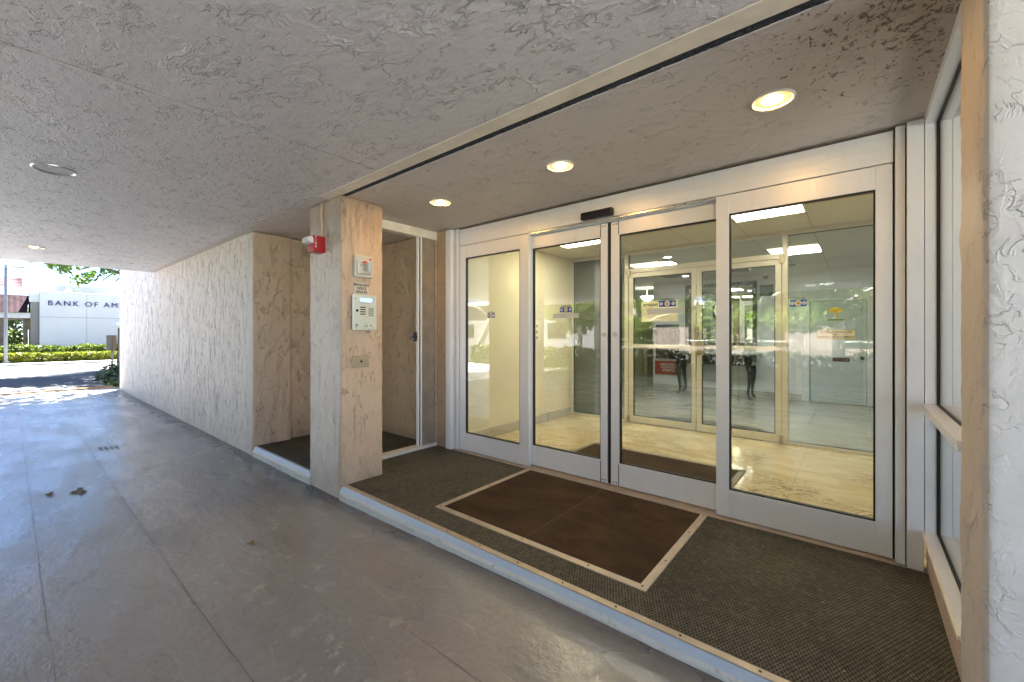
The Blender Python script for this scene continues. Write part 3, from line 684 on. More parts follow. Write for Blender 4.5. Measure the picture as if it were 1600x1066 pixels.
downlight(-1.537, 2.369, M_bulb, M_goldtrim, 'lit downlight above the middle of the sliding doors', A3)
downlight(-2.757, 2.368, M_bulb, M_goldtrim, 'lit downlight nearest the square column', A3)
downlight(-4.263, .202, None, M_alum_can, 'unlit downlight with a bare metal reflector in the canopy ceiling', 'downlights in the canopy ceiling', M_alum_can, .112)
downlight(-8.261, .212, M_bulb2, M_goldtrim, 'dimly lit downlight far down the canopy ceiling', 'downlights in the canopy ceiling', M_canwhite, .112)

# ================================================================ COLUMN FITTINGS
XC = -3.229
kb = empty('key_box', (XC, 1.91, 1.92), 'pale square key switch box with a red tab on the column', 'key box')
b = B(); box(b, XC, XC+.035, 1.823, 1.998, 1.825, 2.010, .012, 3); obj('cover', b, plain("pale_grey_plastic", (.56, .55, .48), .4), kb)
b = B(); box(b, XC+.0352, XC+.045, 1.85, 1.975, 1.852, 1.965, .005); obj('door', b, M_steel, kb)
obj('red_tab', bx(XC+.0452, XC+.052, 1.892, 1.93, 1.945, 1.962, .003), M_red, kb); obj('red_tab', bx(XC+.0354, XC+.041, 1.955, 1.975, 1.975, 1.99, .002), M_red, kb)
b = B(); box(b, XC+.0452, XC+.050, 1.892, 1.93, 1.88, 1.943, .003); obj('lock_plate', b, M_greybtn, kb)
b = B(); box(b, XC+.0452, XC+.056, 1.942, 1.968, 1.868, 1.968, .003); obj('latch', b, M_steel, kb)
text('label_strip', 'PUSH', .012, (XC+.0358, 1.90, 1.988), FACE_X, M_red, kb, ext=.0005) if False else None
sg = empty('office_sign', (XC, 1.903, 1.73), 'small grey sign reading MANAGERS OFFICE RING-94 above the intercom', 'sign')
obj('plate', bx(XC, XC+.006, 1.832, 1.974, 1.684, 1.784, .002), M_signgrey, sg)
text('lettering', 'MANAGERS\nOFFICE\nRING-94', .0315, (XC+.0065, 1.903, 1.7335), FACE_X, M_ink, sg, ext=.0004, bold=.0006, sx=.86)
ic = empty('intercom', (XC, 1.916, 1.53), 'steel intercom panel with blue screen and keypad on the column', 'intercom')
obj('back_box', bx(XC, XC+.028, 1.812, 2.022, 1.39, 1.672, .004), M_steel, ic)
obj('face_plate', bx(XC+.0282, XC+.036, 1.806, 2.027, 1.383, 1.68, .003), plain("pale_steel_face", (.66, .70, .64), .3, .55), ic)
xf = XC+.0362
obj('screen', bx(xf, xf+.002, 1.872, 1.982, 1.620, 1.652), M_lcd, ic)
obj('name_strip', bx(xf, xf+.001, 1.882, 1.972, 1.604, 1.612), M_signgrey, ic)
for i in range(4): obj('speaker_slot', bx(xf, xf+.002, 1.872, 1.922, 1.512+.019*i, 1.522+.019*i), M_dkbrown, ic)
for r_ in range(4):
    for c_ in range(3): obj('key', bx(xf, xf+.004, 1.950+.0165*c_, 1.963+.0165*c_, 1.502+.0185*r_, 1.516+.0185*r_, .0015), M_greybtn, ic)
b = B(); cyl(b, (xf, 1.845, 1.545), (xf+.004, 1.845, 1.545), .011, n=16); obj('camera_lens', b, M_gloss_black, ic)
b = B(); cyl(b, (xf, 1.925, 1.424), (xf+.010, 1.925, 1.424), .016, n=20); obj('lock', b, M_steel, ic)
b = B(); cyl(b, (xf, 1.972, 1.420), (xf+.004, 1.972, 1.420), .008, n=14); obj('button', b, M_greybtn, ic); b = B(); cyl(b, (xf, 1.842, 1.424), (xf+.003, 1.842, 1.424), .012, n=14); obj('button', b, M_greybtn, ic)
for y, z in ((1.832, 1.644), (1.999, 1.644), (1.832, 1.402), (1.999, 1.402)): b = B(); cyl(b, (xf, y, z), (xf+.002, y, z), .004, n=10); obj('screw', b, M_gloss_black, ic)
pp = empty('blank_plate', (XC, 1.9, 1.12), 'bronze coloured blank wall plate with one screw low on the column', 'plate')
obj('plate', bx(XC, XC+.007, 1.823, 1.974, 1.070, 1.165, .0025), M_brass, pp)
b = B(); cyl(b, (XC+.007, 1.90, 1.118), (XC+.0095, 1.90, 1.118), .010, n=12); obj('screw', b, M_gloss_black, pp)
fa = empty('fire_alarm', (-3.545, YF, 2.11), 'red fire alarm horn with a white strobe lens high on the column', 'fire alarm')
hs = obj('housing', bx(-3.60, -3.49, YF-.104, YF+.003, 2.042, 2.178, .008, 3), M_red, fa)
b = B(); v = [(-3.612, YF-.150, 2.118), (-3.480, YF-.150, 2.118), (-3.480, YF-.104, 2.108), (-3.612, YF-.104, 2.108)]
lo = [b.verts.new(q) for q in v]; hi = [b.verts.new((q[0]+(.012 if k in (0, 3) else -.012), q[1]+.004, 2.160+(.006 if k > 1 else 0))) for k, q in enumerate(v)]
b.faces.new(lo[::-1]); b.faces.new(hi)
for i in range(4): b.faces.new((lo[i], lo[(i+1) % 4], hi[(i+1) % 4], hi[i]))
bmesh.ops.bevel(b, geom=b.edges[:], offset=.006, segments=2, affect='EDGES'); obj('strobe_lens', b, M_white, fa)
for i, ch in enumerate('FIRE'): text('lettering', ch, .024, (-3.4893, YF-.083, 2.163-.026*i), FACE_X, M_white, hs, ext=.0006, bold=.0006)
b = B(); tube(b, [(-3.545, YF-.004, C-.002), (-3.542, YF-.006, 2.42), (-3.535, YF-.014, 2.36), (-3.525, YF-.014, 2.28), (-3.53, YF-.014, 2.179)], .012, 10)
obj('conduit', b, M_pier, fa, smooth=True)

# ================================================================ VESTIBULE AND LOBBY
def ceiling_panel(x0, x1, y0, y1, label, mat, grp):
    e = empty('ceiling_light', ((x0+x1)/2, (y0+y1)/2, 2.5), label, 'ceiling light', grp)
    b = B(); q = .018
    box(b, x0-q, x0, y0-q, y1+q, 2.488, 2.502); box(b, x1, x1+q, y0-q, y1+q, 2.488, 2.502); box(b, x0, x1, y0-q, y0, 2.488, 2.502); box(b, x0, x1, y1, y1+q, 2.488, 2.502)
    obj('rim', b, M_alu_in, e); obj('diffuser', bx(x0, x1, y0, y1, 2.4935, 2.4995), mat, e)
GP = 'square fluorescent ceiling lights'
ceiling_panel(-.934, -.366, 4.16, 4.73, 'bright square ceiling light in the vestibule above the right sidelight', M_panel, GP)
ceiling_panel(-2.95, -2.38, 4.16, 4.73, 'bright square ceiling light in the vestibule nearest its cream wall', M_panel, GP)
ceiling_panel(-2.79, -2.24, 6.62, 7.17, 'square ceiling light in the lobby above the left inner door', M_panel2, GP)
ceiling_panel(-.915, -.365, 6.62, 7.17, 'square ceiling light in the lobby right of the inner doors', M_panel2, GP)
def spot(x, y, label):
    e = empty('lobby_downlight', (x, y, 2.5), label, 'downlight', 'small downlights in the lobby ceiling')
    b = B(); lathe(b, (x, y, 2.5), [(.085, .0), (.085, -.006), (.06, -.008), (.055, .003)], 24); obj('trim_ring', b, M_canwhite, e, smooth=True)
    b = B(); lathe(b, (x, y, 2.5), [(.0005, -.005), (.045, -.004), (.055, .001)], 20); obj('bulb', b, M_spot, e)
spot(-2.17, 6.28, 'lobby downlight just behind the transom, above the left inner door')
spot(-2.6, 8.55, 'lobby downlight near the mirror, seen through the left inner door')
spot(-1.0, 7.9, 'lobby downlight beside the ceiling vent')
YP = 5.57
par = empty('inner_partition', (-1.55, YP, L), 'cream framed glass partition with double doors inside the vestibule', 'partition')
b = B()
box(b, -3.40, .32, YP, YP+.06, 2.462, 2.4985, .003)
box(b, -2.53, -2.474, YP-.004, YP+.066, L, 2.462, .003); box(b, -.640, -.586, YP-.004, YP+.066, L, 2.462, .003)
box(b, -2.474, -.640, YP, YP+.06, 2.205, 2.265, .003); box(b, -3.40, -3.372, YP, YP+.06, L, 2.462, .002)
box(b, -3.372, -2.53, YP, YP+.06, L, L+.035, .003); box(b, -.586, .32, YP, YP+.06, L, L+.035, .003)
obj('frame', b, M_alu_in, par)
b = B(); box(b, -3.372, -3.366, YP+.02, YP+.04, L+.035, 2.462); box(b, -2.474, -2.466, YP+.01, YP+.05, 2.265, 2.462); box(b, -3.366, -2.53, YP+.02, YP+.04, L+.035, L+.041); box(b, -.586, .32, YP+.02, YP+.04, L+.035, L+.041); box(b, -.586, .32, YP+.02, YP+.04, 2.455, 2.462); obj('gasket', b, M_black, par)
for x0, x1, z0, z1 in ((-3.366, -2.53, L+.041, 2.462), (-.586, .32, L+.041, 2.455), (-2.466, -.64, 2.265, 2.462)):
    obj('glass', bx(x0, x1, YP+.027, YP+.033, z0, z1), M_glass2, par)
d1, q1 = pane_frame(par, 'swing_door', -2.468, -1.572, L+.01, 2.200, YP+.006, .064, .052, .062, .09, mat=M_alu_in, glass=M_glass2)
d2, q2 = pane_frame(par, 'swing_door', -1.558, -.646, L+.01, 2.200, YP+.006, .058, .062, .062, .09, mat=M_alu_in, glass=M_glass2)
for d, x0, x1 in ((d1, -2.404, -1.624), (d2, -1.500, -.708)):
    b = B(); box(b, x0, x1, YP-.004, YP+.024, 1.162, 1.205, .004); obj('push_bar', b, M_alu_in, d)
b = B(); box(b, -1.585, -1.535, YP-.008, YP+.005, 1.26, 1.46, .003); box(b, -1.560, -1.468, YP-.016, YP+.003, 1.08, 1.28, .003); lk = obj('lock_plate', b, M_brass, d2)
b = B(); cyl(b, (-1.56, YP-.018, 1.385), (-1.56, YP-.008, 1.385), .016, n=16); cyl(b, (-1.45, YP-.03, 1.12), (-1.40, YP-.03, 1.12), .011, n=12); obj('lever', b, M_steel, d2)
for d, x in ((d1, -2.47), (d2, -.648)):
    b = B(); box(b, x-.02, x+.03, YP-.02, YP-.005, 2.15, 2.235, .004); box(b, x-.018, x+.018, YP-.02, YP+.002, L+.005, L+.10, .003); obj('pivot', b, M_brass, d)
b = B(); box(b, -2.05, -1.85, YP+.07, YP+.30, 2.13, 2.16, .004); obj('closer_arm', b, M_dkgrey, d1); b = B(); box(b, -1.2, -1.0, YP+.07, YP+.30, 2.13, 2.16, .004); obj('closer_arm', b, M_dkgrey, d2)
# notices on the glass
nt = empty('paper_notice', (-2.03, YP+.02, 1.66), 'cream delivery notice paper with rounded corner on the left inner door', 'notice')
b = B(); box(b, -2.29, -2.045, YP+.0225, YP+.0245, 1.52, 1.80, .0); box(b, -2.038, -1.80, YP+.0225, YP+.0245, 1.52, 1.80); box(b, -2.046, -2.037, YP+.0227, YP+.0243, 1.59, 1.79)
obj('sheet', b, M_paper, nt)
text('lettering', 'amazon', .066, (-2.165, YP+.0215, 1.752), FACE_Y, M_ink, nt, ext=.0004, bold=.0008)
b = B(); pts = [(-2.235+.10*i/8, YP+.0215, 1.722-.018*math.sin(math.pi*i/8)) for i in range(9)]; tube(b, pts, .004, 6); obj('smile_mark', b, M_orange, nt)
b = B(); [box(b, -2.25, -2.08, YP+.0218, YP+.0224, z, z+.003) for z in (1.635, 1.61, 1.672)]; obj('ruled_line', b, M_orange, nt)
ps = empty('camera_sign', (-.16, YP+.02, 1.34), 'tan sign reading PROPERTY PROTECTED BY SURVEILLANCE CAMERAS on the inner glass', 'sign')
obj('plate', bx(-.316, -.008, YP+.019, YP+.0265, 1.300, 1.386, .001), M_signgrey, ps)
obj('border', bx(-.322, -.002, YP+.020, YP+.0262, 1.294, 1.392, .001), M_gold, ps)
text('lettering', 'PROPERTY PROTECTED\nBY\nSURVEILLANCE CAMERAS', .027, (-.162, YP+.0185, 1.3425), FACE_Y, M_ink, ps, ext=.0004, bold=.0004, sx=.98)
pe = empty('palm_emblem', (-.165, YP+.02, 1.5), 'gold palm tree film on the inner glass above the tan sign', 'decal')
b = B()
for k in range(9):
    a = R(-20+220*k/8); p0 = Vector((-.165, YP+.0245, 1.575)); tip = p0+Vector((math.cos(a)*.075, 0, math.sin(a)*.05+.012)); mid = (p0+tip)/2+Vector((0, 0, .022))
    tube(b, [p0, mid, tip], [.006, .009, .002], 6)
tube(b, [(-.165, YP+.0245, 1.575), (-.158, YP+.0245, 1.53), (-.160, YP+.0245, 1.475)], [.006, .005, .007], 6)
for v in b.verts: v.co.y = YP+.0245+(v.co.y-YP-.0245)*.1
obj('fronds', b, M_gold, pe)
b = B(); box(b, -.235, -.095, YP+.0235, YP+.0255, 1.492, 1.508, .001); obj('ground_line', b, plain("green_film", (.07, .20, .05), .6), pe)
# vestibule carpet
vm_ = empty('vestibule_mat', (-1.53, 3.9, L), 'dark brown framed mat on the marble just inside the sliding doors', 'mat')
b = B(); box(b, -2.311, -.764, 4.20, 4.25, L-.002, L+.007, .002); box(b, -2.311, -2.262, 3.26, 4.20, L-.002, L+.007, .002); box(b, -.813, -.764, 3.26, 4.20, L-.002, L+.007, .002); obj('frame', b, plain("grey_bronze", (.20, .18, .13), .45, .5), vm_)
obj('carpet', bx(-2.262, -.813, 3.26, 4.20, L-.002, L+.0045), M_rib, vm_)
b = B(); vs = []
for k in range(25):
    a = math.pi*k/24; vs.append(b.verts.new((-1.6+.95*math.cos(a), 5.75+.62*math.sin(a), L+.008)))
b.faces.new(vs); r = bmesh.ops.extrude_face_region(b, geom=b.faces[:]); bmesh.ops.translate(b, verts=[v for v in r['geom'] if isinstance(v, bmesh.types.BMVert)], vec=(0, 0, -.008))
obj('half_round_rug', b, M_dirtyfloor, label='dark half round rug on the lobby floor behind the inner doors', cat='rug', loc=(-1.6, 5.9, L))
# switch plate on vestibule wall
sp_ = empty('wall_plate', (-3.40, 4.7, 1.4), 'cream call panel plate on the vestibule side wall', 'plate')
obj('plate', bx(-3.40, -3.388, 4.55, 4.72, 1.23, 1.53, .003), M_cream, sp_); 
for z in (1.30, 1.38, 1.46): b = B(); cyl(b, (-3.388, 4.635, z), (-3.38, 4.635, z), .018, n=12); obj('button', b, M_brass, sp_)
# lobby furniture
ct = empty('console_table', (-2.2, 9.1, L), 'black console table with curved legs below the lobby mirror', 'table')
obj('top', bx(-2.98, -1.42, 8.86, 9.38, .90, .945, .008), M_black_wood, ct)
obj('apron', bx(-2.90, -1.50, 8.92, 9.36, .74, .8995, .004), M_black_wood, ct)
for x, s in ((-2.84, -1), (-1.56, 1)):
    for y in (8.94, 9.33):
        b = B(); tube(b, [(x, y, .75), (x+.02*s, y-.02, .62), (x+.012*s, y-.01, .45), (x-.012*s, y, .26), (x-.008*s, y-.006, .17), (x+.03*s, y-.02, .122), (x+.034*s, y-.024, .108)], [.055, .045, .032, .024, .022, .03, .026], 10); obj('leg', b, M_black_wood, ct, smooth=True)
mr = empty('wall_mirror', (-2.15, YB, 1.7), 'large black framed mirror on the lobby back wall', 'mirror')
b = B(); x0, x1, z0, z1 = -2.86, -1.50, 1.10, 2.40
box(b, x0, x0+.075, YB-.05, YB, z0, z1, .006); box(b, x1-.075, x1, YB-.05, YB, z0, z1, .006); box(b, x0+.075, x1-.075, YB-.05, YB, z1-.075, z1, .006); box(b, x0+.075, x1-.075, YB-.05, YB, z0, z0+.075, .006); obj('frame', b, M_black_wood, mr)
obj('mirror_glass', bx(x0+.075, x1-.075, YB-.02, YB-.002, z0+.075, z1-.075), M_mirror, mr)
ep = empty('electrical_box', (-1.34, YB, 2.15), 'black two door electrical box on the lobby wall right of the mirror', 'electrical box')
b = B(); box(b, -1.44, -1.342, YB-.05, YB, 2.10, 2.30, .004); box(b, -1.336, -1.235, YB-.05, YB, 2.10, 2.30, .004); obj('door', b, M_gloss_black, ep); obj('body', bx(-1.45, -1.225, YB-.03, YB, 2.09, 2.31), M_dkgrey, ep)
dc = empty('dome_camera', (-1.33, YB, 2.42), 'small dome security camera under the lobby ceiling beside the electrical box', 'camera')
b = B(); cyl(b, (-1.33, 9.25, 2.47), (-1.33, 9.25, 2.502), .07, n=20); obj('mount', b, M_white, dc); b = B(); bmesh.ops.create_uvsphere(b, u_segments=16, v_segments=10, radius=.05, matrix=Matrix.Translation((-1.33, 9.24, 2.45))); obj('dome', b, M_gloss_black, dc, smooth=True)
vt = empty('ceiling_vent', (-.95, 8.0, 2.5), 'slotted air vent in the lobby ceiling', 'vent')
b = B(); box(b, -1.12, -.72, 8.15, 8.45, 2.494, 2.502, .002); obj('frame', b, M_canwhite, vt); b = B(); [box(b, -1.08, -.76, 8.18+.05*i, 8.20+.05*i, 2.490, 2.4935) for i in range(5)]; obj('slat', b, M_dkgrey, vt)
ld = empty('lobby_door', (-.25, YB, L), 'pale flush door with dark knob on the lobby back wall', 'door')
b = B(); box(b, -.72, -.655, YB-.02, YB+.05, L, 2.0, .004); box(b, .155, .22, YB-.02, YB+.05, L, 2.0, .004); box(b, -.655, .155, YB-.02, YB+.05, 1.945, 2.0, .004); obj('door_frame', b, M_lwall, ld)
obj('leaf', bx(-.645, .147, YB+.002, YB+.045, L+.008, 1.938, .003), plain("pale_blue_door", (.52, .56, .56), .45, vary=.03), ld)
b = B(); cyl(b, (.09, YB-.03, 1.06), (.09, YB+.002, 1.06), .03, n=14); bmesh.ops.create_uvsphere(b, u_segments=12, v_segments=8, radius=.032, matrix=Matrix.Translation((.09, YB-.05, .93))); obj('knob', b, M_gloss_black, ld, smooth=True)
obj('mail_slot', bx(-.32, -.08, YB-.012, YB+.002, .86, .93, .003), M_dkbrown, ld)
rs = empty('red_sign', (-3.2, YB, .6), 'maroon sign reading EMERGENCY TELEPHONE NUMBERS low on the lobby wall', 'sign')
obj('board', bx(-3.53, -2.95, YB-.03, YB, .44, .745, .004), M_maroon, rs)
text('lettering', 'EMERGENCY\nTELEPHONE\nNUMBERS', .066, (-3.22, YB-.032, .60), FACE_Y, M_white, rs, ext=.0005, bold=.001, align='CENTER')
db = empty('directory_board', (-3.25, YB, 1.2), 'dark glazed directory board on the lobby wall above the red sign', 'directory board')
obj('case', bx(-3.50, -3.0, YB-.06, YB, .80, 1.56, .006), M_gloss_black, db); b = B()
for i in range(5):
    box(b, -3.45+.10*i, -3.37+.10*i, YB-.063, YB-.0605, 1.25 if i % 2 else 1.15, 1.45)
obj('name_cards', b, plain("dark_cards", (.10, .09, .08), .6, vary=.3), db)
sc_ = empty('wall_sconce', (-4.1, 10.2, 2.3), 'glowing alabaster bowl light at the corridor mouth', 'light')
b = B(); lathe(b, (-4.03, 10.2, 2.30), [(.0005, -.13), (.06, -.118), (.12, -.075), (.15, -.02), (.152, 0), (.14, 0)], 28); obj('bowl', b, M_bowl, sc_, smooth=True)
b = B(); lathe(b, (-4.03, 10.2, 2.30), [(.155, -.012), (.20, -.004), (.20, .008), (.155, .006)], 28); cyl(b, (-4.03, 10.2, 2.30), (-4.03, 10.2, 2.5), .012, n=10); obj('rim', b, M_canwhite, sc_)
ck = empty('wall_clock', (-3.05, 6.1, 1.95), 'round dark wall clock on the dark lobby return wall', 'clock')
b = B(); cyl(b, (-3.05, 6.18, 1.98), (-3.01, 6.18, 1.98), .20, n=28); obj('case', b, M_gloss_black, ck); b = B(); cyl(b, (-3.0098, 6.18, 1.98), (-3.005, 6.18, 1.98), .17, n=28); obj('dial', b, M_paper, ck)

# ================================================================ OUTDOORS
def mk_leaf(name, a, b_, trans=.25):
    m = N(name); p = m.pos()
    c = m.mix(m.step(m.noise(p, 1.6, 3), .35, .65), a, b_)
    c = m.mix(m.step(m.noise(p, 13, 2), .4, .7, 0, .6), c, tuple(q*1.5 for q in b_))
    m.col(c); m.rough(.5)
    tl = m.n("ShaderNodeBsdfTranslucent"); m.l(c, tl.inputs[0]); mx = m.n("ShaderNodeMixShader"); mx.inputs[0].default_value = trans
    m.l(m.b.outputs[0], mx.inputs[1]); m.l(tl.outputs[0], mx.inputs[2]); m.l(mx.outputs[0], m.out.inputs[0]); return m.m
M_leafA = mk_leaf("hedge_leaf_yellow", (.10, .13, .012), (.17, .19, .015)); M_leafB = mk_leaf("hedge_leaf_green", (.055, .095, .012), (.12, .16, .02))
M_leafC = mk_leaf("tree_leaf", (.035, .075, .014), (.075, .13, .02), .35); M_leafD = mk_leaf("shrub_leaf_dark", (.022, .048, .024), (.05, .085, .045))
M_leafE = mk_leaf("street_tree_leaf", (.12, .20, .03), (.22, .29, .06), .45)
M_bark = plain("bark", (.10, .072, .05), .9, vary=.4, scale=12, bump=.03); M_palebark = plain("pale_bark", (.46, .42, .37), .85, vary=.25, scale=8, bump=.02)
def leaf(bm, p, s, up=.3):
    d = Vector((rnd.gauss(0, 1), rnd.gauss(0, 1), rnd.gauss(up, .7))).normalized(); a = d.orthogonal().normalized()
    a = (Matrix.Rotation(rnd.random()*6.28, 3, d) @ a); c = d.cross(a)
    v = [p+a*s, p+c*s*.45+d*s*.1, p-a*s*.9, p-c*s*.45+d*s*.1]
    bm.faces.new([bm.verts.new(q) for q in v])
def hedge(name, x0, x1, y0, y1, z0, z1, n, s, mat, label, grp):
    b = B()
    for i in range(n):
        y = y0+(y1-y0)*rnd.random(); top = z1*(1+.10*noise.noise(Vector((y*1.3, x0, 0)))+.06*noise.noise(Vector((y*4, x0, 3))))
        f = rnd.random()
        if f < .45: p = Vector((x1-abs(rnd.gauss(0, .06))+.08*noise.noise(Vector((y*3, 0, f*9))), y, z0+(top-z0)*rnd.random()))
        elif f < .85: p = Vector((x0+(x1-x0)*rnd.random(), y, top-abs(rnd.gauss(0, .05))))
        else: p = Vector((x0+(x1-x0)*rnd.random(), y, z0+(top-z0)*rnd.random()))
        leaf(b, p, s*(.6+.8*rnd.random()))
    box(b, x0+.12, x1-.15, y0, y1, z0, z0+(z1-z0)*.78)
    obj(name, b, mat, label=label, cat='hedge', group=grp, loc=((x0+x1)/2, (y0+y1)/2, z0), normals=False)
hedge('hedge', -31.7, -30.8, -6, 7.5, -.05, .40, 5200, .085, M_leafA, 'front low yellow green hedge beside the road kerb', 'hedges before the bank')
hedge('hedge', -33.5, -32.4, -6, 7.5, -.05, .72, 4600, .11, M_leafB, 'taller green hedge against the white bank wall', 'hedges before the bank')
def crown(bm, c, rad, n, s, clumps=14):
    cs = []
    for i in range(clumps):
        d = Vector((rnd.gauss(0, 1), rnd.gauss(0, 1), rnd.gauss(0, 1))).normalized(); cs.append((Vector(c)+Vector((d.x*rad[0], d.y*rad[1], d.z*rad[2]))*(.35+.6*rnd.random()), .28+.22*rnd.random()))
    for i in range(n):
        cc, rr = rnd.choice(cs); d = Vector((rnd.gauss(0, 1), rnd.gauss(0, 1), rnd.gauss(0, 1))).normalized()*(rnd.random()**.4)
        leaf(bm, cc+Vector((d.x*rad[0]*rr, d.y*rad[1]*rr, d.z*rad[2]*rr)), s*(.6+.8*rnd.random()))
def tree(name, x, y, h, rad, n, s, label, mat=None, bark=None, lean=(0, 0), cat='tree', grp=None, tr=.16, cz=.72):
    e = empty(name, (x, y, -.12), label, cat, grp); t = B()
    top = Vector((x+lean[0], y+lean[1], h*.72))
    base = Vector((x, y, -.14)); mid = base.lerp(top, .45)+Vector((lean[0]*.1, .12, 0))
    tube(t, [base, base.lerp(mid, .5), mid, mid.lerp(top, .5), top], [tr*1.25, tr, tr*.85, tr*.6, tr*.3], 9)
    for k in range(6):
        st = mid.lerp(top, .1+.13*k); a = k*2.2+x; en = st+Vector((math.cos(a)*rad[0]*.65, math.sin(a)*rad[1]*.65, h*.14)); tube(t, [st, st.lerp(en, .5)+Vector((0, 0, .15)), en], [tr*.42, tr*.3, tr*.12], 6)
    obj('trunk', t, bark or M_bark, e, smooth=True)
    b = B(); crown(b, (x+lean[0], y+lean[1], h*cz), rad, n, s); obj('crown', b, mat or M_leafC, e, normals=False); return e
# tree by the road whose drooping branch shows under the canopy edge
t0 = tree('shade_tree', -20.0, 5.6, 7.4, (2.6, 3.0, 1.6), 5200, .16, 'broad leaved tree by the road with a branch drooping below the canopy edge', tr=.2, cz=.78)
b = B(); t = B()
tube(t, [(-19.6, 5.3, 4.6), (-18.6, 3.6, 4.3), (-18.0, 2.2, 3.7), (-18.0, 1.35, 3.28)], [.07, .05, .04, .02], 7)
tube(t, [(-18.0, 2.0, 3.65), (-18.0, 1.2, 3.5), (-18, .6, 3.3)], [.03, .02, .01], 6)
for (yy, zz, n, sg_) in ((1.02, 3.28, 60, .16), (1.38, 2.98, 60, .18), (1.62, 3.12, 50, .16), (.75, 3.40, 40, .15), (1.95, 3.34, 50, .14), (.42, 3.46, 16, .10), (1.2, 3.5, 90, .25)):
    for i in range(n): leaf(b, Vector((-18+rnd.gauss(0, .25), yy+rnd.gauss(0, sg_*.6), zz+rnd.gauss(0, sg_*.5))), .085, .1)
obj('branch', t, M_bark, t0, smooth=True); obj('hanging_leaves', b, M_leafC, t0, normals=False)
tree('shade_tree', -22.6, 4.6, 7.6, (2.6, 3.0, 1.5), 5200, .18, 'tree farther along the road whose shade falls across it', tr=.2, cz=.8, lean=(0, -1.6))
tree('shade_tree', -18.6, 8.8, 8.0, (2.4, 3.2, 1.8), 4600, .17, 'road tree rising behind the long white wall', tr=.2, cz=.76, lean=(-.4, -3.0))
tree('shade_tree', -16.2, 6.0, 8.6, (4.0, 2.8, 1.2), 4600, .15, 'added tree out of view, dappling the sun on the driveway end', tr=.2, cz=.76, lean=(2.7, -4.3))  # tree added to break up the sun patch on the driveway floor
tree('shade_tree', -21.5, -6.0, 8.2, (2.8, 3.4, 1.7), 4600, .18, 'road tree out of view to the left of the street lamp', tr=.2, cz=.8, lean=(.4, 1.8))
tree('shade_tree', -20.8, 3.9, 9.4, (3.0, 3.2, 2.0), 4200, .17, 'taller street tree hidden above the canopy edge', tr=.2, bark=M_palebark) if False else None
# palm
pm = empty('palm_tree', (-24, 4.95, -.12), 'palm tree with drooping fronds beside the white wall end', 'palm tree')
t = B(); tube(t, [(-24, 4.95, -.14), (-24, 4.93, 2), (-23.95, 4.7, 4.75)], [.17, .13, .12], 10); obj('trunk', t, M_palebark, pm, smooth=True)
b = B()
for k in range(36):
    a = k*2.399; el = .9-1.15*(k/36); ln = 2.3; o0 = Vector((-23.95, 4.7, 4.8)); pr = o0
    pts = []
    for j in range(13):
        u = j/12; pts.append(o0+Vector((math.cos(a)*ln*u, math.sin(a)*ln*u, ln*u*el*.8-1.15*u*u)))
    for j in range(12):
        d = (pts[j+1]-pts[j]).normalized(); sdv = d.cross(Vector((0, 0, 1))).normalized(); lw_ = .5*math.sin(math.pi*min(1, .15+j/12*.9))
        for sgn in (-1, 1):
            for hh in (0, .5):
                q = pts[j].lerp(pts[j+1], hh); tip = q+sdv*sgn*lw_+d*.28+Vector((0, 0, -.33*lw_-.1))
                b.faces.new([b.verts.new(q), b.verts.new(q+d*.11), b.verts.new(tip)])
        tube(b, [pts[j], pts[j+1]], .014, 4)
obj('fronds', b, M_leafC, pm, normals=False)
# shrubs and things at the wall end
def shrub(x, y, z, rad, n, s, label, mat=M_leafD):
    b = B()
    for i in range(n):
        d = Vector((rnd.gauss(0, 1), rnd.gauss(0, 1), abs(rnd.gauss(0, 1)))).normalized()*(rnd.random()**.35); k = 1+.25*noise.noise(d*2.5+Vector((x, y, 0)))
        leaf(b, Vector((x+d.x*rad[0]*k, y+d.y*rad[1]*k, z+d.z*rad[2]*k)), s*(.6+.8*rnd.random()), .5)
    for i in range(7):
        a = i*.9; tube(b, [(x, y, z-.02), (x+.45*rad[0]*math.cos(a), y+.45*rad[1]*math.sin(a), z+.6*rad[2])], [.02, .008], 5)
    obj('shrub', b, mat, label=label, cat='shrub', loc=(x, y, z), normals=False)
b = B(); box(b, -18.6, -14.75, 1.78, 9, -.1385, -.07, .02); obj('planting_bed', b, M_grass, kind='structure')
shrub(-17.2, 2.35, -.08, (.85, .72, .62), 900, .07, 'low spreading dark shrub at the foot of the white wall end')
shrub(-18.5, 2.75, -.08, (.6, .62, 1.0), 700, .07, 'taller dark shrub behind the grey box')
shrub(-15.6, 2.15, -.08, (.55, .40, .34), 350, .06, 'smallest dark shrub tucked against the end of the white wall')
ub = empty('utility_box', (-18, 2.05, .85), 'grey tilted metal box on a stem above the shrubs by the wall end', 'box')
b = B(); box(b, -18.12, -17.92, 1.945, 2.17, .84, 1.31, .012); obj('case', b, plain("grey_box", (.055, .055, .06), .5, .3), ub)
obj('door_flap', bx(-17.919, -17.905, 2.065, 2.165, .85, 1.30, .004), plain("bronze_flap", (.05, .038, .024), .45, .4), ub)
b = B(); cyl(b, (-18.02, 2.08, -.1), (-18.02, 2.08, .84), .03, n=10); obj('stem', b, M_dkgrey, ub)
lp = empty('lamp_post', (-18, 2.2, -.1), 'slim black lamp post with a pale globe by the wall end', 'lamp post')
b = B(); cyl(b, (-18, 2.20, -.12), (-18, 2.235, 1.55), .035, .03, 12); cyl(b, (-18, 2.20, -.12), (-18, 2.203, .02), .06, n=12); obj('post', b, M_gloss_black, lp, smooth=False)
b = B(); bmesh.ops.create_uvsphere(b, u_segments=16, v_segments=12, radius=.12, matrix=Matrix.Translation((-18, 2.237, 1.66))); obj('globe', b, plain("frosted_globe", (.55, .63, .70), .3), lp, smooth=True)
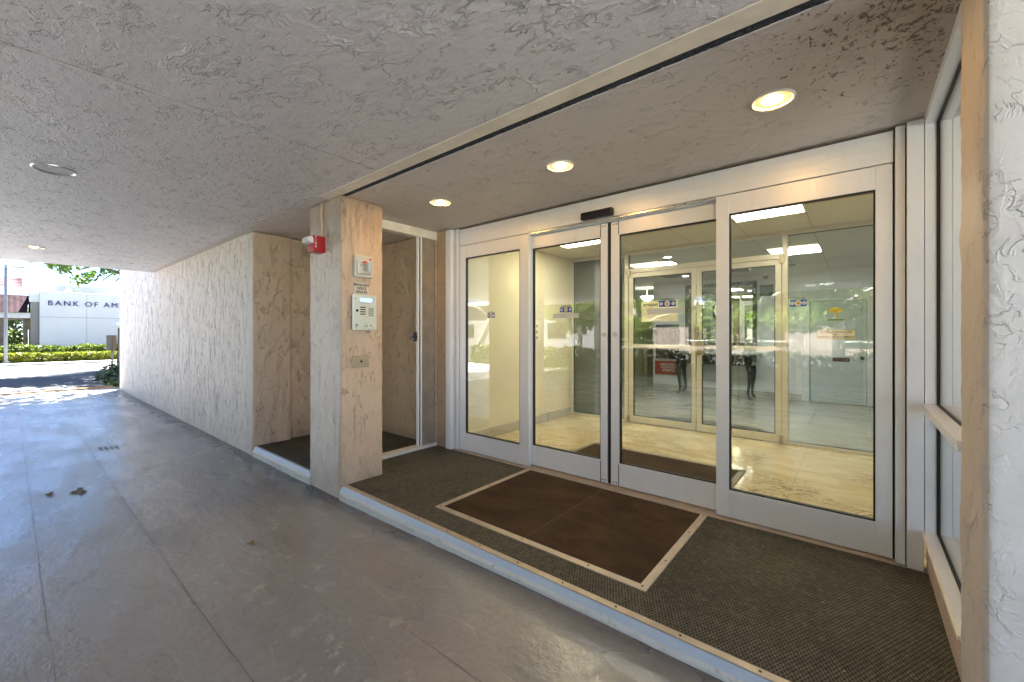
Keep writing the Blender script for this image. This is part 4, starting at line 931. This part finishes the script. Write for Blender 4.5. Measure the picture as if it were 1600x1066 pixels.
# bank
bk = empty('bank_building', (-40, 3, 0), 'white single storey bank with dark blue lettering and a drive-through roof', 'building')
M_bank = plain("white_render", (.74, .73, .735), .75, vary=.025, scale=.8)
obj('wall', bx(-48, -38, 1.20, 16, -.1, 3.86, .02), M_bank, bk)
b = B(); box(b, -48.1, -37.95, 1.14, 16.1, 3.862, 3.95, .02); obj('coping', b, M_white, bk)
b = B(); box(b, -38.0, -37.99, 3.19, 3.21, 0, 3.86); box(b, -38, -37.99, 1.21, 16, 2.37, 2.40); obj('panel_joint', b, plain("joint_grey", (.42, .42, .44), .8), bk)
text('lettering', 'BANK OF AMERICA', .44, (-37.97, 1.51, 3.235), FACE_X, M_navy, bk, ext=.02, bold=0, align='LEFT', sx=.985, space=1.29)
def mk_brick():
    m = N("brown_brick"); t = m.n("ShaderNodeTexBrick"); m.l(m.mapv(m.pos(), (1, 1, 1), rot=(R(90), 0, R(90))), t.inputs[0]); t.inputs['Scale'].default_value = 4
    t.inputs['Color1'].default_value = (.17, .125, .095, 1); t.inputs['Color2'].default_value = (.23, .175, .13, 1); t.inputs['Mortar'].default_value = (.30, .28, .25, 1); m.l(t.outputs[0], m.b.inputs['Base Color']); m.rough(.85); return m.m
M_brick = mk_brick()
obj('brick_wing', bx(-42, -38.25, .84, 1.195, -.1, 3.28, .01), M_brick, bk)
obj('wing_parapet', bx(-42, -38.2, .80, 1.198, 3.285, 3.82, .02), M_bank, bk)
obj('brick_column', bx(-39.2, -38.6, .56, .76, -.1, 2.28, .01), M_brick, bk); obj('brick_column', bx(-39.2, -38.6, -.5, -.16, -.1, 2.28, .01), M_brick, bk)
obj('fascia', bx(-44, -38.2, -7, .836, 2.29, 2.62, .02), M_bank, bk)
b = B(); x0, x1, yR = -37.9, -44.5, .85
vs = [b.verts.new(q) for q in ((-38.0, -7, 2.625), (-38.0, .70, 2.625), (-39.6, .84, 3.75), (-39.6, -7, 3.75), (-44.5, .84, 3.75), (-44.5, -7, 3.75), (-44.5, .70, 2.625), (-44.5, -7, 2.625))]
for f in ((0, 1, 2, 3), (3, 2, 4, 5), (1, 6, 4, 2), (0, 3, 5, 7), (5, 4, 6, 7), (0, 7, 6, 1)): b.faces.new([vs[i] for i in f])
def mk_tiles():
    m = N("mauve_roof_tiles"); p = m.pos(); xs_ = m.xyz(p)
    s = m.math('SINE', m.math('MULTIPLY', xs_[1], 26)); z = m.math('FRACT', m.math('MULTIPLY', xs_[2], 4.0))
    c = m.mix(m.step(m.noise(p, 1.2, 5, .6, .8), .35, .65), (.020, .0105, .014), (.040, .024, .028))
    c = m.mix(m.step(z, .0, .16, .6, 0), c, (.035, .015, .02)); m.col(c); m.rough(.9); m.set('Specular IOR Level', .05); m.norm(m.bump(m.math('ADD', m.math('MULTIPLY', s, .4), z), .02)); return m.m
obj('roof', b, mk_tiles(), bk)
b = B(); [box(b, -43.5, -40, y, y+.02, 3.95, 4.55) for y in ()]; box(b, -45, -41, 2.1, 4.5, 3.90, 4.62, .02)
obj('roof_screen', b, plain("grey_louvre", (.13, .15, .19), .6, .2, vary=.08, scale=1), bk)
b = B(); bmesh.ops.create_uvsphere(b, u_segments=14, v_segments=8, radius=.17, matrix=Matrix.Translation((-38.6, 2.44, 4.05))); cyl(b, (-38.6, 2.44, 3.94), (-38.6, 2.44, 4.05), .1, n=10); obj('roof_fan', b, plain("tan_vent", (.5, .36, .22), .5, .3), bk, smooth=True)
b = B(); cyl(b, (-38.5, 1.08, 3.8), (-38.5, 1.08, 4.1), .035, n=8); obj('vent_pipe', b, M_greybtn, bk)
obj('wall_light', bx(-38.0, -37.86, 4.25, 4.62, 1.86, 1.94, .02), M_white, bk)
# planting seen through the drive-through
shrub(-47, .2, -.1, (1.0, .75, 1.9), 700, .16, 'yellow green bush seen through the bank drive-through', M_leafB)
tree('garden_tree', -54, .2, 3.6, (1.6, 1.8, 1.2), 1800, .18, 'dark green tree beyond the bank drive-through', tr=.12)
tree('garden_palm', -52, -1.0, 5.3, (1.2, 1.0, .5), 600, .2, 'small leafy crown showing above the bank roof by the flag', M_leafB, tr=.08)
# flag and street lamp
fl = empty('national_flag', (-42, -1.6, -.1), 'striped red and white flag with blue canton flying over the bank roof', 'flag')
b = B(); cyl(b, (-42, -1.12, -.1), (-42, -1.12, 6.2), .06, .04, 12); obj('pole', b, M_white, fl)
def mk_flag():
    m = N("flag_cloth"); uv = m.n("ShaderNodeUVMap"); xs_ = m.xyz(uv.outputs[0])
    st = m.math('MODULO', m.math('FLOOR', m.math('MULTIPLY', xs_[1], 13.0)), 2.0)
    c = m.mix(st, (.17, .008, .016), (.25, .25, .26)); can = m.math('MULTIPLY', m.math('LESS_THAN', xs_[0], .42), m.math('GREATER_THAN', xs_[1], .46))
    vv = m.n("ShaderNodeTexVoronoi"); vv.feature = 'F1'; m.l(m.mapv(uv.outputs[0], (16, 10, 1)), vv.inputs['Vector']); vv.inputs['Scale'].default_value = 1; vv.inputs['Randomness'].default_value = 0
    star = m.step(vv.outputs['Distance'], .16, .24, 1, 0); c = m.mix(can, c, m.mix(star, (.01, .02, .09), (.25, .25, .26)))
    m.col(c); m.rough(.8); tl = m.n("ShaderNodeBsdfTranslucent"); m.l(c, tl.inputs[0]); mx = m.n("ShaderNodeMixShader"); mx.inputs[0].default_value = .5
    m.l(m.b.outputs[0], mx.inputs[1]); m.l(tl.outputs[0], mx.inputs[2]); m.l(mx.outputs[0], m.out.inputs[0]); return m.m
b = B(); nu, nv = 28, 13; uvl = b.loops.layers.uv.new("UVMap"); gr = {}
for i in range(nu+1):
    for j in range(nv+1):
        u, v = i/nu, j/nv; gr[i, j] = b.verts.new((-42+.10*u*math.sin(u*9+v*1.5), -1.08+1.66*u, 4.48+.62*v-.10*u+.05*math.sin(u*6+1)))
for i in range(nu):
    for j in range(nv):
        ids = [(i, j), (i+1, j), (i+1, j+1), (i, j+1)]; f = b.faces.new([gr[k] for k in ids])
        for lp_, k in zip(f.loops, ids): lp_[uvl].uv = (k[0]/nu, k[1]/nv)
obj('cloth', b, mk_flag(), fl, smooth=True, normals=False)
sl = empty('street_lamp', (-30.6, -.1, -.05), 'tall grey street lamp pole with flat arms in front of the bank', 'street lamp')
b = B(); cyl(b, (-30.6, -.08, -.1), (-30.6, -.08, 4.45), .066, .05, 14); cyl(b, (-30.6, -.08, -.1), (-30.6, -.08, .06), .11, n=14); obj('pole', b, plain("grey_galvanised", (.20, .215, .22), .5, .4), sl, smooth=False)
b = B(); tube(b, [(-30.6, -.6, 4.58), (-30.6, -.08, 4.56), (-30.6, .15, 4.54)], .03, 8); cyl(b, (-30.6, -.08, 4.40), (-30.6, -.08, 4.6), .04, n=10); obj('arm', b, M_greybtn, sl)
for y0, y1 in ((.12, .48), (-1.0, -.6)):
    obj('lamp_head', bx(-30.72, -30.48, y0, y1, 4.49, 4.55, .02), M_greybtn, sl)
# across the side street (seen reflected in the doors)
for i, (x, y, h, rr, lean) in enumerate(((-15.9, -9.7, 6.0, 2.0, (2.6, .3)), (-9.6, -9.9, 4.2, 1.9, (.3, 0)), (-6.2, -9.6, 4.4, 2.0, (-.6, .2)), (-3.0, -9.5, 4.2, 1.9, (.8, 0)), (-.4, -9.8, 4.3, 2.0, (0, .2)), (3.4, -9.9, 4.4, 2.0, (0, 0)))):
    tree('street_tree', x, y, h, (rr*1.15, rr*.7, 1.25), 9000, .10, ('leaning pale street tree far left across the side street', 'street tree second from the left across the side street', 'street tree reflected between the sliding doors', 'leaning street tree reflected in the right sidelight', 'street tree across from the white pillar', 'street tree at the right end across the side street')[i], mat=M_leafE, bark=M_palebark, lean=lean, grp='street trees across the side street', tr=.17, cz=.56 if i else .95)
hedge('side_hedge', -13, 12, 0, 0.01, -.05, .5, 1, .1, M_leafB, 'x', 'x') if False else None
b = B()
for i in range(9000):
    x = -14+26*rnd.random(); leaf(b, Vector((x, -7.75+rnd.gauss(0, .14), -.05+.85*rnd.random()**.7*(1+.2*noise.noise(Vector((x, 0, 0)))))), .10*(.6+.8*rnd.random()))
box(b, -13.8, 11.8, -7.84, -7.68, -.13, .42); obj('roadside_hedge', b, M_leafB, label='loose green hedge along the side street behind the viewer', cat='hedge', loc=(-1, -7.75, -.1), normals=False)
wh = empty('white_house', (-34, -27, 0), 'long white low house across the side street to the left', 'house')
obj('wall', bx(-56, -18, -33, -27, -.14, 4.4, .02), plain("darkened_render", (.34, .33, .32), .8, vary=.06, scale=1), wh); obj('roof', bx(-56.5, -17.5, -33.5, -26.4, 4.402, 4.8, .03), M_white, wh)  # white render darkened so its reflection in the doors stays dim
for i in range(6): obj('window', bx(-53+6*i, -51+6*i, -27, -26.95, 1.0, 2.4, .01), M_gloss_black, wh)
ho = empty('pink_house', (-4, -27, 0), 'pale pink low house across the side street', 'house')
obj('wall', bx(-16, 12, -32, -26, -.14, 3.4, .02), plain("pink_render", (.36, .28, .25), .8, vary=.05, scale=1), ho); obj('roof', bx(-16.5, 12.5, -32.5, -25.4, 3.402, 3.75, .03), M_white, ho)
for i in range(6):
    w_ = obj('window', bx(-14+4.4*i, -12.4+4.4*i, -26, -25.95, .9, 2.3, .01), M_gloss_black, ho); obj('sill', bx(-14.1+4.4*i, -12.3+4.4*i, -26, -25.86, .82, .895, .01), M_white, w_)
